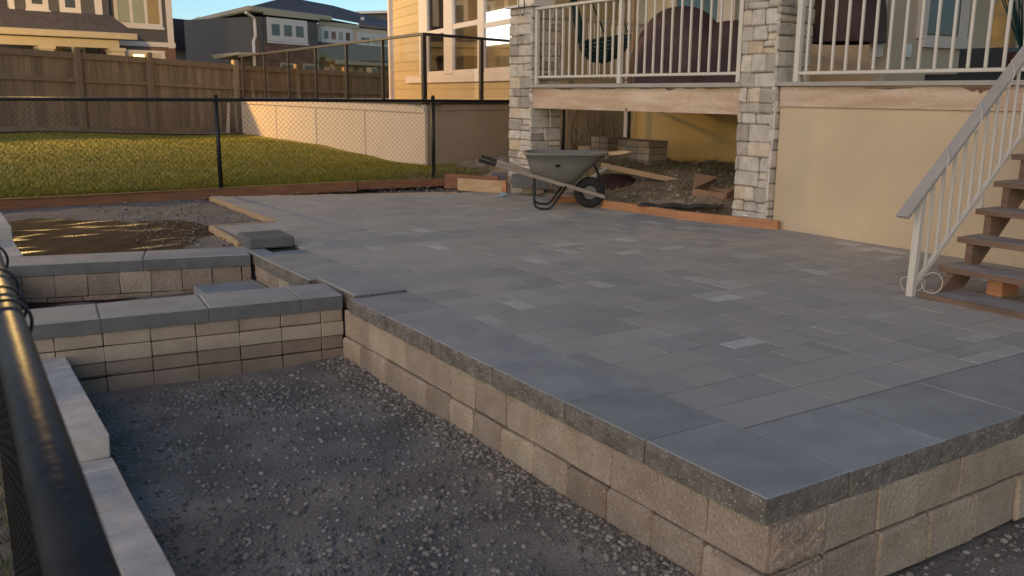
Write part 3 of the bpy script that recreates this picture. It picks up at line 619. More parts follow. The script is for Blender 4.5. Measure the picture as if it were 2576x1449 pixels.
# wrought hook on the left pillar
mb = MB(); c = PX(1312, 8, 6.66)
mb.tube([c+np.array([0, .07*math.cos(a), .075*math.sin(a)+.0]) for a in np.linspace(-.6, 3.9, 14)], .006, 6)
mb.tube([c+np.array([0, -.06, .02]), c+np.array([0, -.06, -.14]), c+np.array([0, -.02, -.16]), c+np.array([0, -.01, -.13])], .006, 6)
build(mb, 'plant_hook', 'black', label='black wrought iron hook on the top of the left stone pillar', cat='hook')
# hanging cord on right pillar
mb = MB(); mb.tube([PX(1958, 255, 6.64), PX(1950, 270, 6.64), PX(1946, 330, 6.64), PX(1938, 400, 6.64), PX(1934, 440, 6.64), PX(1929, 500, 6.64)], .0045, 6)
build(mb, 'cord', 'white', rp)
# ---- railings
def railing(label, x, y0, y1, posts, ys, ztop=2.315, zbot=1.45, zp=1.362):
    r_ = thing('deck_railing', (x, (y0+y1)/2, zp), label, 'railing')
    slab('top_rail', (x-.03, y0, ztop-.035), (x+.03, y1, ztop), 'rail', r_, ch=.006)
    slab('bottom_rail', (x-.016, y0, zbot-.014), (x+.016, y1, zbot+.016), 'rail', r_, ch=.004)
    for p in posts: slab('post', (x-.026, p-.026, zp), (x+.026, p+.026, ztop-.036), 'rail', r_, ch=.005)
    for q in ys: slab('baluster', (x-.011, q-.011, zbot+.017), (x+.011, q+.011, ztop-.036), 'rail', r_, ch=.003)
    return r_
ys1 = [9.93-(9.93-8.255)*(i+1)/12 for i in range(11)]+[8.255-(8.255-6.43)*(i+1)/13 for i in range(12)]
railing('cream metal deck railing between the two stone pillars', 6.775, 6.41, 9.96, [9.93, 8.255, 6.43], ys1)
ys2 = [5.615-.1385*i for i in range(36)]
railing('cream metal deck railing right of the middle stone pillar, above the tan skirt panel', 6.76, .4, 5.74, [5.715, 3.3, .5], ys2, 2.3, 1.44)
# ---- side railing seen through the front one
sr = thing('side_railing', (8.5, 10.6, 1.36), 'pale side railing at the far end of the deck, behind the hanging chair', 'railing')
a = np.array([7.25, 10.5, 2.27]); b = np.array([9.72, 11.1, 2.27]); mb = MB(); mb.bar(a, b, .06, .05, ch=.005); fixn(build(mb, 'top_rail', 'rail', sr))
mb = MB(); mb.bar(a-ZA*.82, b-ZA*.82, .03, .03, ch=.004); fixn(build(mb, 'bottom_rail', 'rail', sr))
for i in range(19):
    q = a+(b-a)*(i+.5)/19; mb = MB(); mb.bar(q-ZA*.82, q-ZA*.02, .022, .022, up=XA, ch=.003); fixn(build(mb, 'baluster', 'rail', sr))
# ---- stairs
st = thing('staircase', (6, 2.7, 0), 'open timber stairs with grey treads rising to the deck at the right', 'stairs')
RUN, RISE = .176, .172
slab('base_board', (5.22, 1.2, 0), (5.50, 3.3, .035), ['step_wood'], st, ch=.004)
slab('base_edge', (5.195, 1.2, 0), (5.219, 3.3, .034), 'step_edge', st)
for i in range(1, 8):
    x = 5.245+RUN*i; z = RISE*i+.012
    slab('tread', (x, 1.2, z-.038), (x+.25, 3.33, z), 'step_wood', st, ch=.004)
    slab('tread_edge', (x-.0035, 1.2, z-.037), (x-.0005, 3.33, z-.001), 'step_edge', st)
for yy in (3.23, 1.3):
    poly = [(5.30, yy, .036), (5.62, yy, .036), (6.76, yy, 1.02), (6.76, yy, 1.33)]
    pts = []
    for i in range(1, 9):
        x = 5.27+RUN*i; z = RISE*i-.027
        pts += [(x-.01, yy, z-RISE+.0), (x-.01, yy, z)]
    poly = [(6.76, yy, 1.12), (5.56, yy, .036), (5.30, yy, .036)]+[p for p in pts if p[2] > .036]+[(6.76, yy, 1.15)]
    mb = MB(); mb.prism(poly, (0, .045, 0)); fixn(build(mb, 'stringer', 'step_edge', st))
loose('orange_brick', 2478, 741, .036, .1, .2, .1, 'orange_wood', 'orange brick sitting on the base board below the first tread', -90, 'brick')
sl_ = thing('stair_railing', (5.2, 3.36, 0), 'cream metal stair railing with a flat sloping handrail and narrow balusters', 'railing')
yr = 3.355; top = lambda x: .685+(x-5.2)*.872; bot = lambda x: .105+(x-5.25)*.872
mb = MB(); mb.bar((5.02, yr, top(5.02)-.01), (6.77, yr, top(6.77)-.01), .085, .028, ch=.004); fixn(build(mb, 'handrail', 'ledge', sl_))
mb = MB(); mb.bar((5.17, yr, bot(5.17)), (6.75, yr, bot(6.75)), .028, .034, ch=.004); fixn(build(mb, 'bottom_rail', 'rail', sl_))
mb = MB(); mb.bar((5.185, yr, 0), (5.2, yr, top(5.2)-.03), .045, .05, up=XA, ch=.005); fixn(build(mb, 'post', 'rail', sl_))
mb = MB(); mb.bar((5.86, yr, .5), (5.86, yr, bot(5.86)), .03, .03, up=XA, ch=.003); fixn(build(mb, 'support_leg', 'rail', sl_))
for i in range(14):
    x = 5.31+.1035*i; mb = MB(); mb.bar((x, yr, bot(x)+.018), (x, yr, top(x)-.022), .018, .018, up=XA, ch=.003); fixn(build(mb, 'baluster', 'rail', sl_))
# cable wound round the stair rail and looped at its foot
mb = MB()
L_ = []
for t in np.linspace(0, 1, 60):
    x = 5.35+1.3*t; L_.append((x, yr-.05*math.cos(t*26), top(x)-.012+.03*math.sin(t*26)))
mb.tube(L_, .0035, 5)
c = G(2345, 712, .12); 
mb.tube([c+np.array([.0+.07*math.cos(a)*.6, -.07*math.cos(a)*.6, .065*math.sin(a)]) for a in np.linspace(-3.2, 2.4, 22)], .0024, 5)
c = G(2275, 735, .0); mb.tube([c+np.array([.05*t_, -.05*t_, .1*math.sin(t_*2.4)]) + np.array([0, .06*math.sin(t_*5), .006]) for t_ in np.linspace(0, 1.3, 16)], .0028, 5)
build(mb, 'cable', 'rail', label='thin white cable wound round the stair handrail and looped at its foot', cat='cable')
# ---- things on the deck
def lump(mb, c, rx, ry, h, ex=.35, n=28, m=14, folds=.02, tone=.5):
    V = []; Fs = []
    for j in range(m+1):
        ph = (j/m)*math.pi/2
        for i in range(n):
            th = i*2*math.pi/n; cc = math.cos(ph)**ex
            f_ = 1+folds*math.sin(th*7+j*.15)*(1-j/m)*2
            V.append((c[0]+rx*cc*f_*math.copysign(abs(math.cos(th))**.7, math.cos(th)), c[1]+ry*cc*f_*math.copysign(abs(math.sin(th))**.7, math.sin(th)), c[2]+h*math.sin(ph)**1.))
    for j in range(m):
        for i in range(n): Fs.append((j*n+i, j*n+(i+1) % n, (j+1)*n+(i+1) % n, (j+1)*n+i))
    mb.add(V, Fs, tone); return mb
def cover(u0, u1, vt, x, rx, ex, label, folds=.03):
    ya, yb = PX(u1, 150, x)[1], PX(u0, 150, x)[1]; zt = PX((u0+u1)/2, vt, x)[2]; mb = MB()
    lump(mb, (x, (ya+yb)/2, 1.37), rx, (yb-ya)/2, zt-1.37, ex=ex, folds=folds); return fixn(build(mb, 'covered_furniture', 'cover', label=label, cat='covered furniture', smooth=True))
cover(1612, 1812, 16, 8.0, .4, .8, 'tall arched patio chair under a dark plum cover, left on the deck')
cover(1770, 1960, 52, 8.3, .5, .5, 'low wide patio table under a dark plum cover, beside the middle pillar')
mb = MB(); lump(mb, (7.75, 6.0, 1.75), .38, .32, .55, ex=.25, folds=.02)
fixn(build(mb, 'covered_furniture', 'cover', label='dark plum covered box just right of the middle pillar on the deck', cat='covered furniture', smooth=True))
# hanging chair: woven bowl on two straps
hc = thing('hanging_chair', K(1518, 150, 12.2), 'dark green woven hanging chair behind the left part of the deck railing', 'hanging chair')
c = K(1522, 98, 12.2); ex_ = RW[0]; dv = np.array([ex_[0], ex_[1], 0.]); dv = unit(dv); nv = np.array([-dv[1], dv[0], 0])
mb = MB()
for j in range(9):
    ph = j/8*1.45; rr = .34*math.cos(ph); zz = -.3*math.sin(ph)
    mb.tube([c+dv*rr*math.cos(a)+nv*rr*.8*math.sin(a)+ZA*(zz+.05*math.cos(a)*math.cos(ph)+.006*math.sin(a*10)) for a in np.linspace(0, 6.283, 30)], .016, 5, tone=random.random())
for i in range(22):
    a = i/22*6.283; mb.tube([c+dv*.34*math.cos(p)*math.cos(a)+nv*.27*math.cos(p)*math.sin(a)+ZA*(-.3*math.sin(p)+.05*math.cos(a)*math.cos(p)) for p in np.linspace(0, 1.5, 7)], .014, 5, tone=random.random())
lump(mb, tuple(c-ZA*.27), .01, .01, .01)
build(mb, 'woven_bowl', 'green', hc, smooth=True)
mb = MB(); V = []
p0 = c-dv*.32; p1 = K(1440, 10, 12.4)+ZA*.5
mb.tube([p0-ZA*.05, p0+ZA*.1-dv*.02, p1*.5+p0*.5-dv*.05, p1], [.05, .06, .055, .05], 8); build(mb, 'strap', 'green', hc, smooth=True)
mb = MB(); p0 = c+dv*.05+nv*.2; p1 = K(1462, -60, 12.4); mb.tube([p0, p1], .012, 6); mb.tube([c+dv*.33, K(1530, -80, 12.4)], .012, 6); build(mb, 'rope', 'green', hc)
mb = MB(); q = PX(1598, 40, 9.0)
mb.bar((9.0, q[1], 1.38), (9.05, q[1]+.1, 3.0), .04, .05, ch=.003); fixn(build(mb, 'leaning_post', 'pine', label='orange pine post leaning by the wall on the deck', cat='post'))
# clutter at far right
pt = thing('potted_plant', (7.8, 4.2, 1.37), 'twiggy plant in a terracotta pot on the deck at the far right', 'plant')
mb = MB(); n_ = 14; V = []
mb.tube([(7.6, 4.15, 1.37), (7.6, 4.15, 1.6)], [.11, .15], 14); build(mb, 'pot', 'maroon', pt)
mb = MB()
for i in range(16):
    a = random.random()*6.28; r0 = .1+.35*random.random(); mb.tube([(7.6, 4.15, 1.6), (7.6+.4*r0*math.cos(a), 4.15+.4*r0*math.sin(a), 1.85+.1*random.random()), (7.6+r0*math.cos(a), 4.15+r0*math.sin(a), 2.1+.5*random.random())], [.008, .006, .003], 5)
build(mb, 'stems', 'green', pt)
mb = MB(); lump(mb, (7.9, 4.5, 1.65), .1, .11, .42, ex=.5); fixn(build(mb, 'yellow_bag', 'yellow', label='yellow bag standing behind the railing at the far right of the deck', cat='bag', smooth=True))
mb = MB(); lump(mb, (7.55, 3.85, 1.6), .2, .2, .75, ex=.3); fixn(build(mb, 'black_bin', 'black', label='black bin beside the yellow bag at the far right of the deck', cat='bin', smooth=True))
slab_m = MB(); slab_m.box((7.0, 3.6, 1.37), (8.0, 4.6, 1.42)); slab_m.box((7.7, 4.35, 1.42), (8.1, 4.75, 1.65)); build(slab_m, 'storage_crate', 'black', label='low black crate under the yellow bag on the deck', cat='crate')
# ================================================================== under the deck
sz = lambda x, y: 0.03+.24*min(1, max(0, (x-6.6)/1.2))+.08*max(-.6, noise(x*1.6, y*1.6))
def szz(x, y): return sz(x, y) if x > 6.45+.18*max(0, 8.2-y) else -.1
sheet('soil_mound', np.linspace(6.35, 9.85, 60), np.linspace(5.95, 12.6, 90), szz, 'soil', kind='structure')
P1 = []; H1 = []
for i in range(9000):
    x = random.uniform(6.75, 9.6); y = random.uniform(6.0, 10.2)
    if noise(x*2, y*2) > -.15 or random.random() < .5: P1.append((x, y, sz(x, y)-.01)); H1.append(.03+.09*random.random()**2)
blades('dry_weeds', P1, H1, 'dry_grass', w=.008, lean=1.6, kind='stuff', label='dry brown and green weeds on the soil under the deck', cat='weeds')
P1, S1 = peb(1800, (6.6, 9.5), (6.0, 10.5), sz, (.006, .035), lambda x, y: .6)
scatter('rubble', P1, S1, 'rubble', kind='stuff', label='stones and rubble in the soil under the deck', cat='rubble')
# black landscape fabric scrap
mb = MB(); a = G(1600, 524, .06); b = G(1800, 528, .09); nx = 14
V = []
for i in range(nx):
    t = i/(nx-1); p = a+(b-a)*t
    for j in range(3): V.append(p+np.array([.12*j, .1*j*.4, .015+.008*math.sin(i*1.3+j)+.01*rng.random()+(.025 if j == 1 else 0)]))
mb.add(V, [(i*3+j, (i+1)*3+j, (i+1)*3+j+1, i*3+j+1) for i in range(nx-1) for j in range(2)])
build(mb, 'landscape_fabric', 'fabric', label='crumpled black landscape fabric along the orange board', cat='fabric', smooth=True)
# brick stack
bs = thing('brick_stack', PX(1560, 420, 8.8), 'stack of tan paving bricks under the deck against the yellow wall', 'brick stack')
def stack(y0, y1, z0, z1, x, n, mzz, lay):
    w = (y1-y0)/n; h = (z1-z0)/lay
    for i in range(n):
        for j in range(lay):
            mb = MB(); mb.box((x+rng.normal(0, .004), y0+w*i+.003, z0+h*j+.002), (x+.35, y0+w*(i+1)-.003, z0+h*(j+1)-.002), ch=.005, jit=.002); fixn(build(mb, 'brick', 'block', bs))
yq = lambda u, x: PX(u, 400, x)[1]
stack(yq(1632, 8.5), yq(1518, 8.5), .06, PX(1580, 352, 8.5)[2], 8.5, 4, 0, 6)
stack(yq(1527, 8.3), yq(1486, 8.3), .06, PX(1500, 344, 8.3)[2], 8.3, 2, 0, 7)
stack(yq(1484, 8.3), yq(1452, 8.3), .06, PX(1470, 368, 8.3)[2], 8.3, 1, 0, 5)
# torn cardboard carton
cb = thing('cardboard_carton', G(1795, 510, .1), 'torn open cardboard carton lying on the soil beside the right pillar', 'carton')
o_ = G(1742, 506, .1); e1 = unit(G(1830, 515, .1)-o_); e2 = np.array([-e1[1], e1[0], 0])
def flap(nm, poly, t=.006): mb = MB(); P = [o_+e1*a+e2*b+ZA*c for a, b, c in poly]; nn = unit(np.cross(P[1]-P[0], P[2]-P[0])); mb.prism(P, nn*t); fixn(build(mb, nm, 'cardboard', cb))
flap('side', [(0, 0, -.02), (.42, 0, -.02), (.42, 0, .12), (0, 0, .14)]); flap('side', [(0, .3, -.02), (.42, .3, -.02), (.42, .3, .13), (0, .3, .13)])
flap('end', [(0, 0, 0), (0, .3, 0), (0, .3, .14), (0, 0, .14)]); flap('end', [(.42, 0, 0), (.42, .3, 0), (.42, .3, .14), (.42, 0, .12)])
flap('flap', [(0, 0, .14), (0, .3, .14), (.12, .28, .26), (-.02, .05, .3)]); flap('flap', [(.42, 0, .12), (.42, .3, .13), (.5, .3, .24), (.42, .1, .2)]); flap('bottom', [(0, 0, .01), (.42, 0, .01), (.42, .3, .01), (0, .3, .01)])
# long plank leaning from the barrow to the carton
mb = MB(); mb.bar(K(1512, 416, 11.1), K(1738, 462, 11.0), .04, .065, ch=.004); fixn(build(mb, 'pine_plank', 'pine', label='long pale plank sloping down from the wheelbarrow to the cardboard carton', cat='plank'))
mb = MB(); c = K(1548, 447, 11.4); lump(mb, tuple(c-ZA*.12), .26, .28, .17, ex=.7); fixn(build(mb, 'maroon_sack', 'maroon', label='flat dark maroon sack behind the wheelbarrow wheel', cat='sack', smooth=True))
mb = MB(); c = K(1500, 432, 11.0); mb.bar(c-np.array([.08, -.06, .1]), c+np.array([.12, -.08, .06]), .09, .03, ch=.004); fixn(build(mb, 'grey_offcut', 'ledge', label='pale grey board offcut between the barrow tray and the maroon sack', cat='board'))
mb = MB(); c = G(1880, 543, .086); mb.tube([c, c+ZA*.012], [.045, .04], 16); build(mb, 'white_disc', 'white', label='small white plastic disc on the orange board by the right pillar', cat='disc')
mb = MB(); a = G(1246, 497); b = G(1276, 495); mb.tube([a+ZA*.012, a*.6+b*.4+ZA*.014, a*.5+b*.5+ZA*.03, b*.95+a*.05+ZA*.03, b+ZA*.03], [.01, .012, .03, .03, .02], 12); build(mb, 'plastic_bottle', 'plastic', label='crushed clear plastic bottle lying on the paving left of the wheelbarrow', cat='bottle', smooth=True)
# dark roots / wire tangle beyond, and the neighbour's low wall seen under the deck
mb = MB()
for i in range(34):
    x = 9.3+random.random()*1.2; y = 12.6+random.random()*1.3; P = [np.array([x, y, .1])]
    for j in range(6): P.append(P[-1]+np.array([rng.normal(0, .07), rng.normal(0, .07), .2]))
    mb.tube(P, [.02, .018, .015, .012, .01, .008, .005], 5, tone=random.random())
build(mb, 'bare_shrub', 'fence_wood', label='tangled bare shrub stems in the dark gap beside the left pillar', cat='shrub')
# ================================================================== WHEELBARROW
wc = G(1482, 522.5); wdir = np.array([math.cos(R(-33.5)), math.sin(R(-33.5)), 0]); wn = np.array([-wdir[1], wdir[0], 0])
wb = thing('wheelbarrow', wc, 'grey plastic wheelbarrow with ash wood handles, parked on the far paving', 'wheelbarrow')
Wp = lambda s, t, z: wc+wdir*s+wn*t+ZA*z
prof_t = [(-.73, .60), (.18, .60)]
def tray_ring(s0, s1, w0, w1, z, n=24, inset=0.):
    out = []
    for i in range(n):
        th = 2*math.pi*i/n; cs, sn = math.cos(th), math.sin(th); e = .55
        a = math.copysign(abs(cs)**e, cs); b = math.copysign(abs(sn)**e, sn); s = (s0+s1)/2+(s1-s0)/2*a; w = w0+(w1-w0)*(s-s0)/(s1-s0)
        out.append(Wp(s, (w-inset)*b, z(s) if callable(z) else z))
    return out
n = 24; rings = [tray_ring(-.75, .20, .34, .27, .595), tray_ring(-.735, .185, .33, .26, .62), tray_ring(-.70, .15, .30, .23, .62), tray_ring(-.69, .14, .29, .22, .58),
    tray_ring(-.62, -.2, .2, .17, lambda s: .40+(s+.62)*-.22)]
outer = [tray_ring(-.725, .175, .32, .25, .59), tray_ring(-.69, .02, .27, .22, lambda s: .50+(s+.65)*-.05), tray_ring(-.655, -.17, .22, .18, lambda s: .375+(s+.65)*-.2), tray_ring(-.6, -.22, .16, .14, lambda s: .35+(s+.65)*-.17)]
seq = outer[::-1]+rings; V = [p for r_ in seq for p in r_]; mb = MB()
Fs = [(j*n+i, j*n+(i+1) % n, (j+1)*n+(i+1) % n, (j+1)*n+i) for j in range(len(seq)-1) for i in range(n)]+[tuple(range(n)), tuple((len(seq)-1)*n+i for i in range(n))]
mb.add(V, Fs); fixn(build(mb, 'tray', 'tray', wb, smooth=True))
for sd in (-1, 1):
    mb = MB(); mb.bar(Wp(-1.04, sd*.29, .49), Wp(.16, sd*.115, .135), .042, .042, ch=.006); h_ = fixn(build(mb, 'handle', 'ash', wb))
    mb = MB(); mb.tube([Wp(-1.22, sd*.31, .54), Wp(-1.03, sd*.287, .488)], .019, 8); build(mb, 'grip', 'rubber', h_)
    mb = MB(); mb.tube([Wp(-.62, sd*.22, .36), Wp(-.62, sd*.24, .09), Wp(-.60, sd*.24, .035), Wp(-.55, sd*.24, .012), Wp(-.46, sd*.24, .012), Wp(-.42, sd*.235, .04), Wp(-.27, sd*.2, .255)], .013, 8); build(mb, 'leg', 'black', wb, smooth=True)
    mb = MB(); mb.tube([Wp(.15, sd*.12, .14), Wp(.10, sd*.12, .36), Wp(.05, sd*.14, .47)], .011, 7); build(mb, 'tray_brace', 'black', wb)
mb = MB(); mb.box((-.62-.02, -.24, .17), (-.6, .24, .27), wc, (wdir, wn, ZA), ch=.003); build(mb, 'leg_plate', 'black', wb)
mb = MB(); nn = 30; V = []
prof = [(.075, -.035), (.115, -.045), (.155, -.04), (.172, -.018), (.172, .018), (.155, .04), (.115, .045), (.075, .035)]
V = [Wp(r_*math.cos(a), t_, .172+r_*math.sin(a)) for a in np.linspace(0, 2*math.pi, nn, endpoint=False) for r_, t_ in prof]; q_ = len(prof)
mb.add(V, [(i*q_+j, i*q_+(j+1) % q_, ((i+1) % nn)*q_+(j+1) % q_, ((i+1) % nn)*q_+j) for i in range(nn) for j in range(q_)])
whl = fixn(build(mb, 'wheel', 'rubber', wb, smooth=True))
mb = MB(); mb.tube([Wp(0, -.028, .172), Wp(0, .028, .172)], .08, 20); mb.tube([Wp(0, -.12, .172), Wp(0, .12, .172)], .012, 8); build(mb, 'hub', 'tray', whl)
for s in (-.015, .03): mb = MB(); mb.tube([Wp(s, -.135, .168), Wp(s, -.115, .168)], .009, 8); build(mb, 'bolt', 'plastic', wb)
mb = MB(); c = Wp(-.37, -.287, .485)
f1 = unit(Wp(-.3, -.283, .485)-Wp(-.44, -.29, .485)); f2 = unit(np.array([0, 0, 1.])-wn*.35)
mb.prism([c-f1*.036, c-f2*.022, c+f1*.036, c+f2*.022], -wn*.006); build(mb, 'badge', 'black', wb)
mb = MB(); mb.prism([Wp(-.2, .02, .58), Wp(.16, -.1, .625), Wp(.36, -.16, .645), Wp(.44, -.18, .635), Wp(.34, -.15, .605), Wp(.16, -.1, .585)], wn*.045); fixn(build(mb, 'wooden_stake', 'pine', label='pointed pine stake sticking out over the front of the wheelbarrow tray', cat='stake'))
# ================================================================== CHAIN LINK FENCES
def chainlink(name, a, b, z0, z1, w, r, m, parent, base=None):
    a = np.array(a, float); b = np.array(b, float); L = np.linalg.norm(b-a); d = np.r_[(b-a)/L, 0]; n = np.array([d[1], -d[0], 0]); w2 = w; w = w/2; nw = int(L/w); nz = int((z1-z0)/w)
    V = []; Fs = []; o = 0
    off = [n*r*1.2, (-n*.6+ZA*1.)*r*1.2, (-n*.6-ZA*1.)*r*1.2]
    for i in range(nw):
        for j in range(nz+1):
            s = i*w+(w if (j+i) % 2 else 0)*.98; p = np.array([a[0], a[1], 0])+d*s+n*(r*(1 if (j+i) % 2 else -1))+ZA*(z0+j*w)
            for q in off: V.append(p+q)
        for j in range(nz):
            for q in range(3): Fs.append((o+j*3+q, o+j*3+(q+1) % 3, o+(j+1)*3+(q+1) % 3, o+(j+1)*3+q))
        o += (nz+1)*3
    return fast(name, np.array(V), np.array(Fs), m, np.full(len(V), .5), parent, kind='stuff')
FY = 11.42
cf = thing('chain_link_fence', (3, FY, .05), 'long black chain link fence dividing the patio from the green lawn', 'fence')
def frail(x): return 1.155-.0035*x
mb = MB(); mb.tube([(-6, FY, frail(-6)), (13, FY, frail(13))], .021, 8); build(mb, 'top_rail', 'black', cf, smooth=True)
for x in (-2.95, .05, 3.07, 6.05, 8.3, 9.6):
    mb = MB(); mb.tube([(x, FY+.01, 0), (x, FY+.01, 1.19)], .027, 10); mb.tube([(x, FY+.01, 1.19), (x, FY+.01, 1.21)], [.03, .012], 10); build(mb, 'post', 'black', cf, smooth=True)
chainlink('wire_mesh', (-3, FY-.012), (12.6, FY-.012), 0.08, 1.19, .066, .0018, 'black', cf)
# near fence beside the camera
nf_ = thing('chain_link_fence', (.05, .8, 0), 'close dark metal fence rail with wire ties, running along the left edge', 'fence')
pa = K(112, 1125, .72); pd = np.array([math.cos(R(88.9)), math.sin(R(88.9)), 0]); 
pz = pa[2]
mb = MB(); mb.tube([pa-pd*1.5, pa+pd*.25, pa+pd*.5, pa+pd*2.2], .0195, 20); build(mb, 'top_rail', 'pipe', nf_, smooth=True)
for s in (.47, .56, .70, .95):
    c = pa+pd*s; mb = MB(); mb.tube([c+pd*.012*math.sin(t)+XA*.0265*math.cos(t)+ZA*(.0265*math.sin(t)-.002) for t in np.linspace(0, 6.283, 22)], .0022, 6, cap=False); build(mb, 'tie_wire', 'black', nf_, smooth=True)
chainlink('wire_mesh', (pa-pd*1.2)[:2]-np.array([.0, 0]), (pa+pd*2.2)[:2], -.5, pz-.012, .066, .0016, 'black', nf_)
# weedy ground on the far side of that fence
sheet('verge', np.linspace(-3, .39, 24), np.linspace(-1, 11.4, 60), lambda x, y: -.43+.42*min(1, max(0, (y-3)/5))+.03*noise(x*2, y*2)-(.12 if y > 7 else 0)*0, 'soil', kind='structure')
P1 = []; H1 = []
for i in range(16000):
    x = random.uniform(-1.2, .36); y = random.uniform(.3, 7); P1.append((x, y, -.43+.42*min(1, max(0, (y-3)/5))+.03*noise(x*2, y*2))); H1.append(.03+.1*random.random()**2)
blades('verge_weeds', P1, H1, 'dry_grass', w=.008, lean=1.2, kind='stuff', label='dark low weeds beneath the close metal fence rail', cat='weeds')
# weeds at the foot of the second post
P1 = []; H1 = []
for i in range(1600):
    x = random.gauss(6.3, .45); y = random.uniform(11.3, 11.7); P1.append((x, y, .05)); H1.append(.05+.16*random.random()**2)
blades('dry_tuft', P1, H1, 'dry_grass', w=.008, lean=.9, kind='stuff', label='dry grass tuft at the fence post near the form board', cat='weeds')
# ================================================================== NEIGHBOUR'S DECK
nd = thing('neighbour_deck', (DC[0], DC[1], .1), 'raised neighbouring deck clad in pale beige panels with a dark glass railing', 'deck')
ZD = 1.06; dl = unit(np.r_[DL[:2]-DC[:2], 0]); Ld = np.linalg.norm(DL[:2]-DC[:2]); dr = unit(np.r_[DR[:2]-DC[:2], 0]); Lr = 5.5
C0 = np.array([DC[0], DC[1], 0.]); nl = np.array([-dl[1], dl[0], 0]); nr = np.array([dr[1], -dr[0], 0])
sj = [0]+[float(np.dot(ON(u, 300, DC, DL)[:2]-C0[:2], dl[:2])) for u in (916, 794, 694)]+[Ld]
def pbox(parent, name, O, ax, lo, hi, m, ch=0., **k): mb = MB(); mb.box(lo, hi, O, ax, ch=ch, tone=random.random()); return fixn(build(mb, name, m, parent, **k))
AXL = (dl, nl, ZA); AXR = (dr, nr, ZA)
for i in range(4): pbox(nd, 'panel', C0, AXL, (sj[i]+.04, -.04, -.2), (sj[i+1]-.04, 0, ZD-.13), 'skirt')
for s in sj: pbox(nd, 'batten', C0, AXL, (s-.04, -.03, -.2), (s+.04, .014, ZD-.13), 'skirt')
pbox(nd, 'fascia', C0, AXL, (-.03, -.03, ZD-.13), (Ld+.05, .022, ZD), 'skirt')
for i, (a, b) in enumerate(((.04, 2.35), (2.4, 5.4))): pbox(nd, 'panel', C0, AXR, (a, -.04, -.3), (b, 0, ZD-.1), 'skirt')
pbox(nd, 'fascia', C0, AXR, (0, -.03, ZD-.1), (Lr, .02, ZD), 'skirt')
pbox(nd, 'edge_cap', C0, AXR, (-.03, -.3, ZD+.0), (Lr, .05, ZD+.03), 'bronze'); pbox(nd, 'edge_cap', C0, AXL, (-.03, -.3, ZD+.0), (Ld, .05, ZD+.028), 'bronze')
mb = MB(); P = [C0+ZA*(ZD-.05), C0+dr*Lr+ZA*(ZD-.05), C0+dr*Lr+dl*Ld+ZA*(ZD-.05), C0+dl*Ld+ZA*(ZD-.05)]; mb.prism(P, (0, 0, .045)); fixn(build(mb, 'deck_floor', 'ledge', nd))
nrl = thing('glass_railing', (DC[0], DC[1], ZD), 'dark bronze railing with clear glass panes on the neighbouring deck', 'railing')
ZT = 2.14
us = [613, 667, 727, 796, 873.5, 964]
sl2 = [float(np.dot(ON(u, 200, DC, DL)[:2]-C0[:2], dl[:2])) for u in us]+[0]
mb = MB(); mb.bar(C0+ZA*ZT-dl*.03, C0+dl*(Ld)+ZA*(ZT-.0), .06, .045, ch=.006); fixn(build(mb, 'top_rail', 'bronze', nrl))
mb = MB(); mb.bar(C0+ZA*ZT, C0+dr*Lr+ZA*ZT, .06, .045, ch=.006); fixn(build(mb, 'top_rail', 'bronze', nrl))
for s in sl2: mb = MB(); mb.bar(C0+dl*s+ZA*(ZD+.03), C0+dl*s+ZA*(ZT-.02), .05 if s else .07, .05 if s else .07, up=XA, ch=.004); fixn(build(mb, 'post', 'bronze', nrl))
for u in (1211, 1330): 
    s = float(np.dot(ON(u, 200, C0, C0+dr)[:2]-C0[:2], dr[:2])); mb = MB(); mb.bar(C0+dr*s+ZA*(ZD+.03), C0+dr*s+ZA*(ZT-.02), .06, .06, up=XA, ch=.004); fixn(build(mb, 'post', 'bronze', nrl))
ss = sorted(sl2)
for i in range(len(ss)-1): pbox(nrl, 'glass_pane', C0, AXL, (ss[i]+.04, -.006, ZD+.1), (ss[i+1]-.04, 0.0, ZT-.03), 'rail_glass')
pbox(nrl, 'glass_pane', C0, AXR, (.05, -.006, ZD+.1), (1.25, 0, ZT-.03), 'rail_glass'); pbox(nrl, 'glass_pane', C0, AXR, (1.35, -.006, ZD+.1), (3, 0, ZT-.03), 'rail_glass')
mb = MB(); q = C0+dl*(Ld+.1)+nl*.3; mb.prism([q+ZA*.05+dl*.5, q+ZA*.05+dl*.2, q+ZA*.95-dl*.05, q+ZA*.95+dl*.1], nl*.03); fixn(build(mb, 'leaning_board', 'skirt', label='pale board leaning at the left end of the neighbouring deck', cat='board'))
# ================================================================== NEIGHBOUR'S HOUSE (tan siding)
NC = K(991, 250, 24.6); hd = R(79.7); hdv = np.array([-math.cos(hd), -math.sin(hd), 0]); NCp = np.array([NC[0], NC[1], 0]); hn = np.array([hdv[1], -hdv[0], 0])   # wall runs towards the camera; hn points to the yard
if np.dot(hn, -NCp) < 0: hn = -hn
nh = thing('neighbour_house', (NC[0], NC[1], 0), 'tan lap sided neighbouring house with a tall white framed window', 'house')
AXH = (hdv, hn, ZA); NB = NCp+hdv*7
pt_ = lambda u, v: ON(u, v, NCp, NB)
def sv(u, v): p = pt_(u, v); return float(np.dot(p-NCp, hdv)), p[2]
wl0, wb0 = sv(1052, 200); wr0, _ = sv(1272, 200); zs = sv(1060, 188)[1]
zw_top = 4.6
def hbox(name, s0, s1, z0, z1, m, o0=0., o1=.03, parent=None, ch=.003): mb = MB(); mb.box((s0, o0, z0), (s1, o1, z1), NCp, AXH, ch=ch, tone=random.random()); return fixn(build(mb, name, m, parent or nh))
ws, we = sv(1060, 150)[0], sv(1300, 150)[0]
SM = sv(1348, 100)[0]
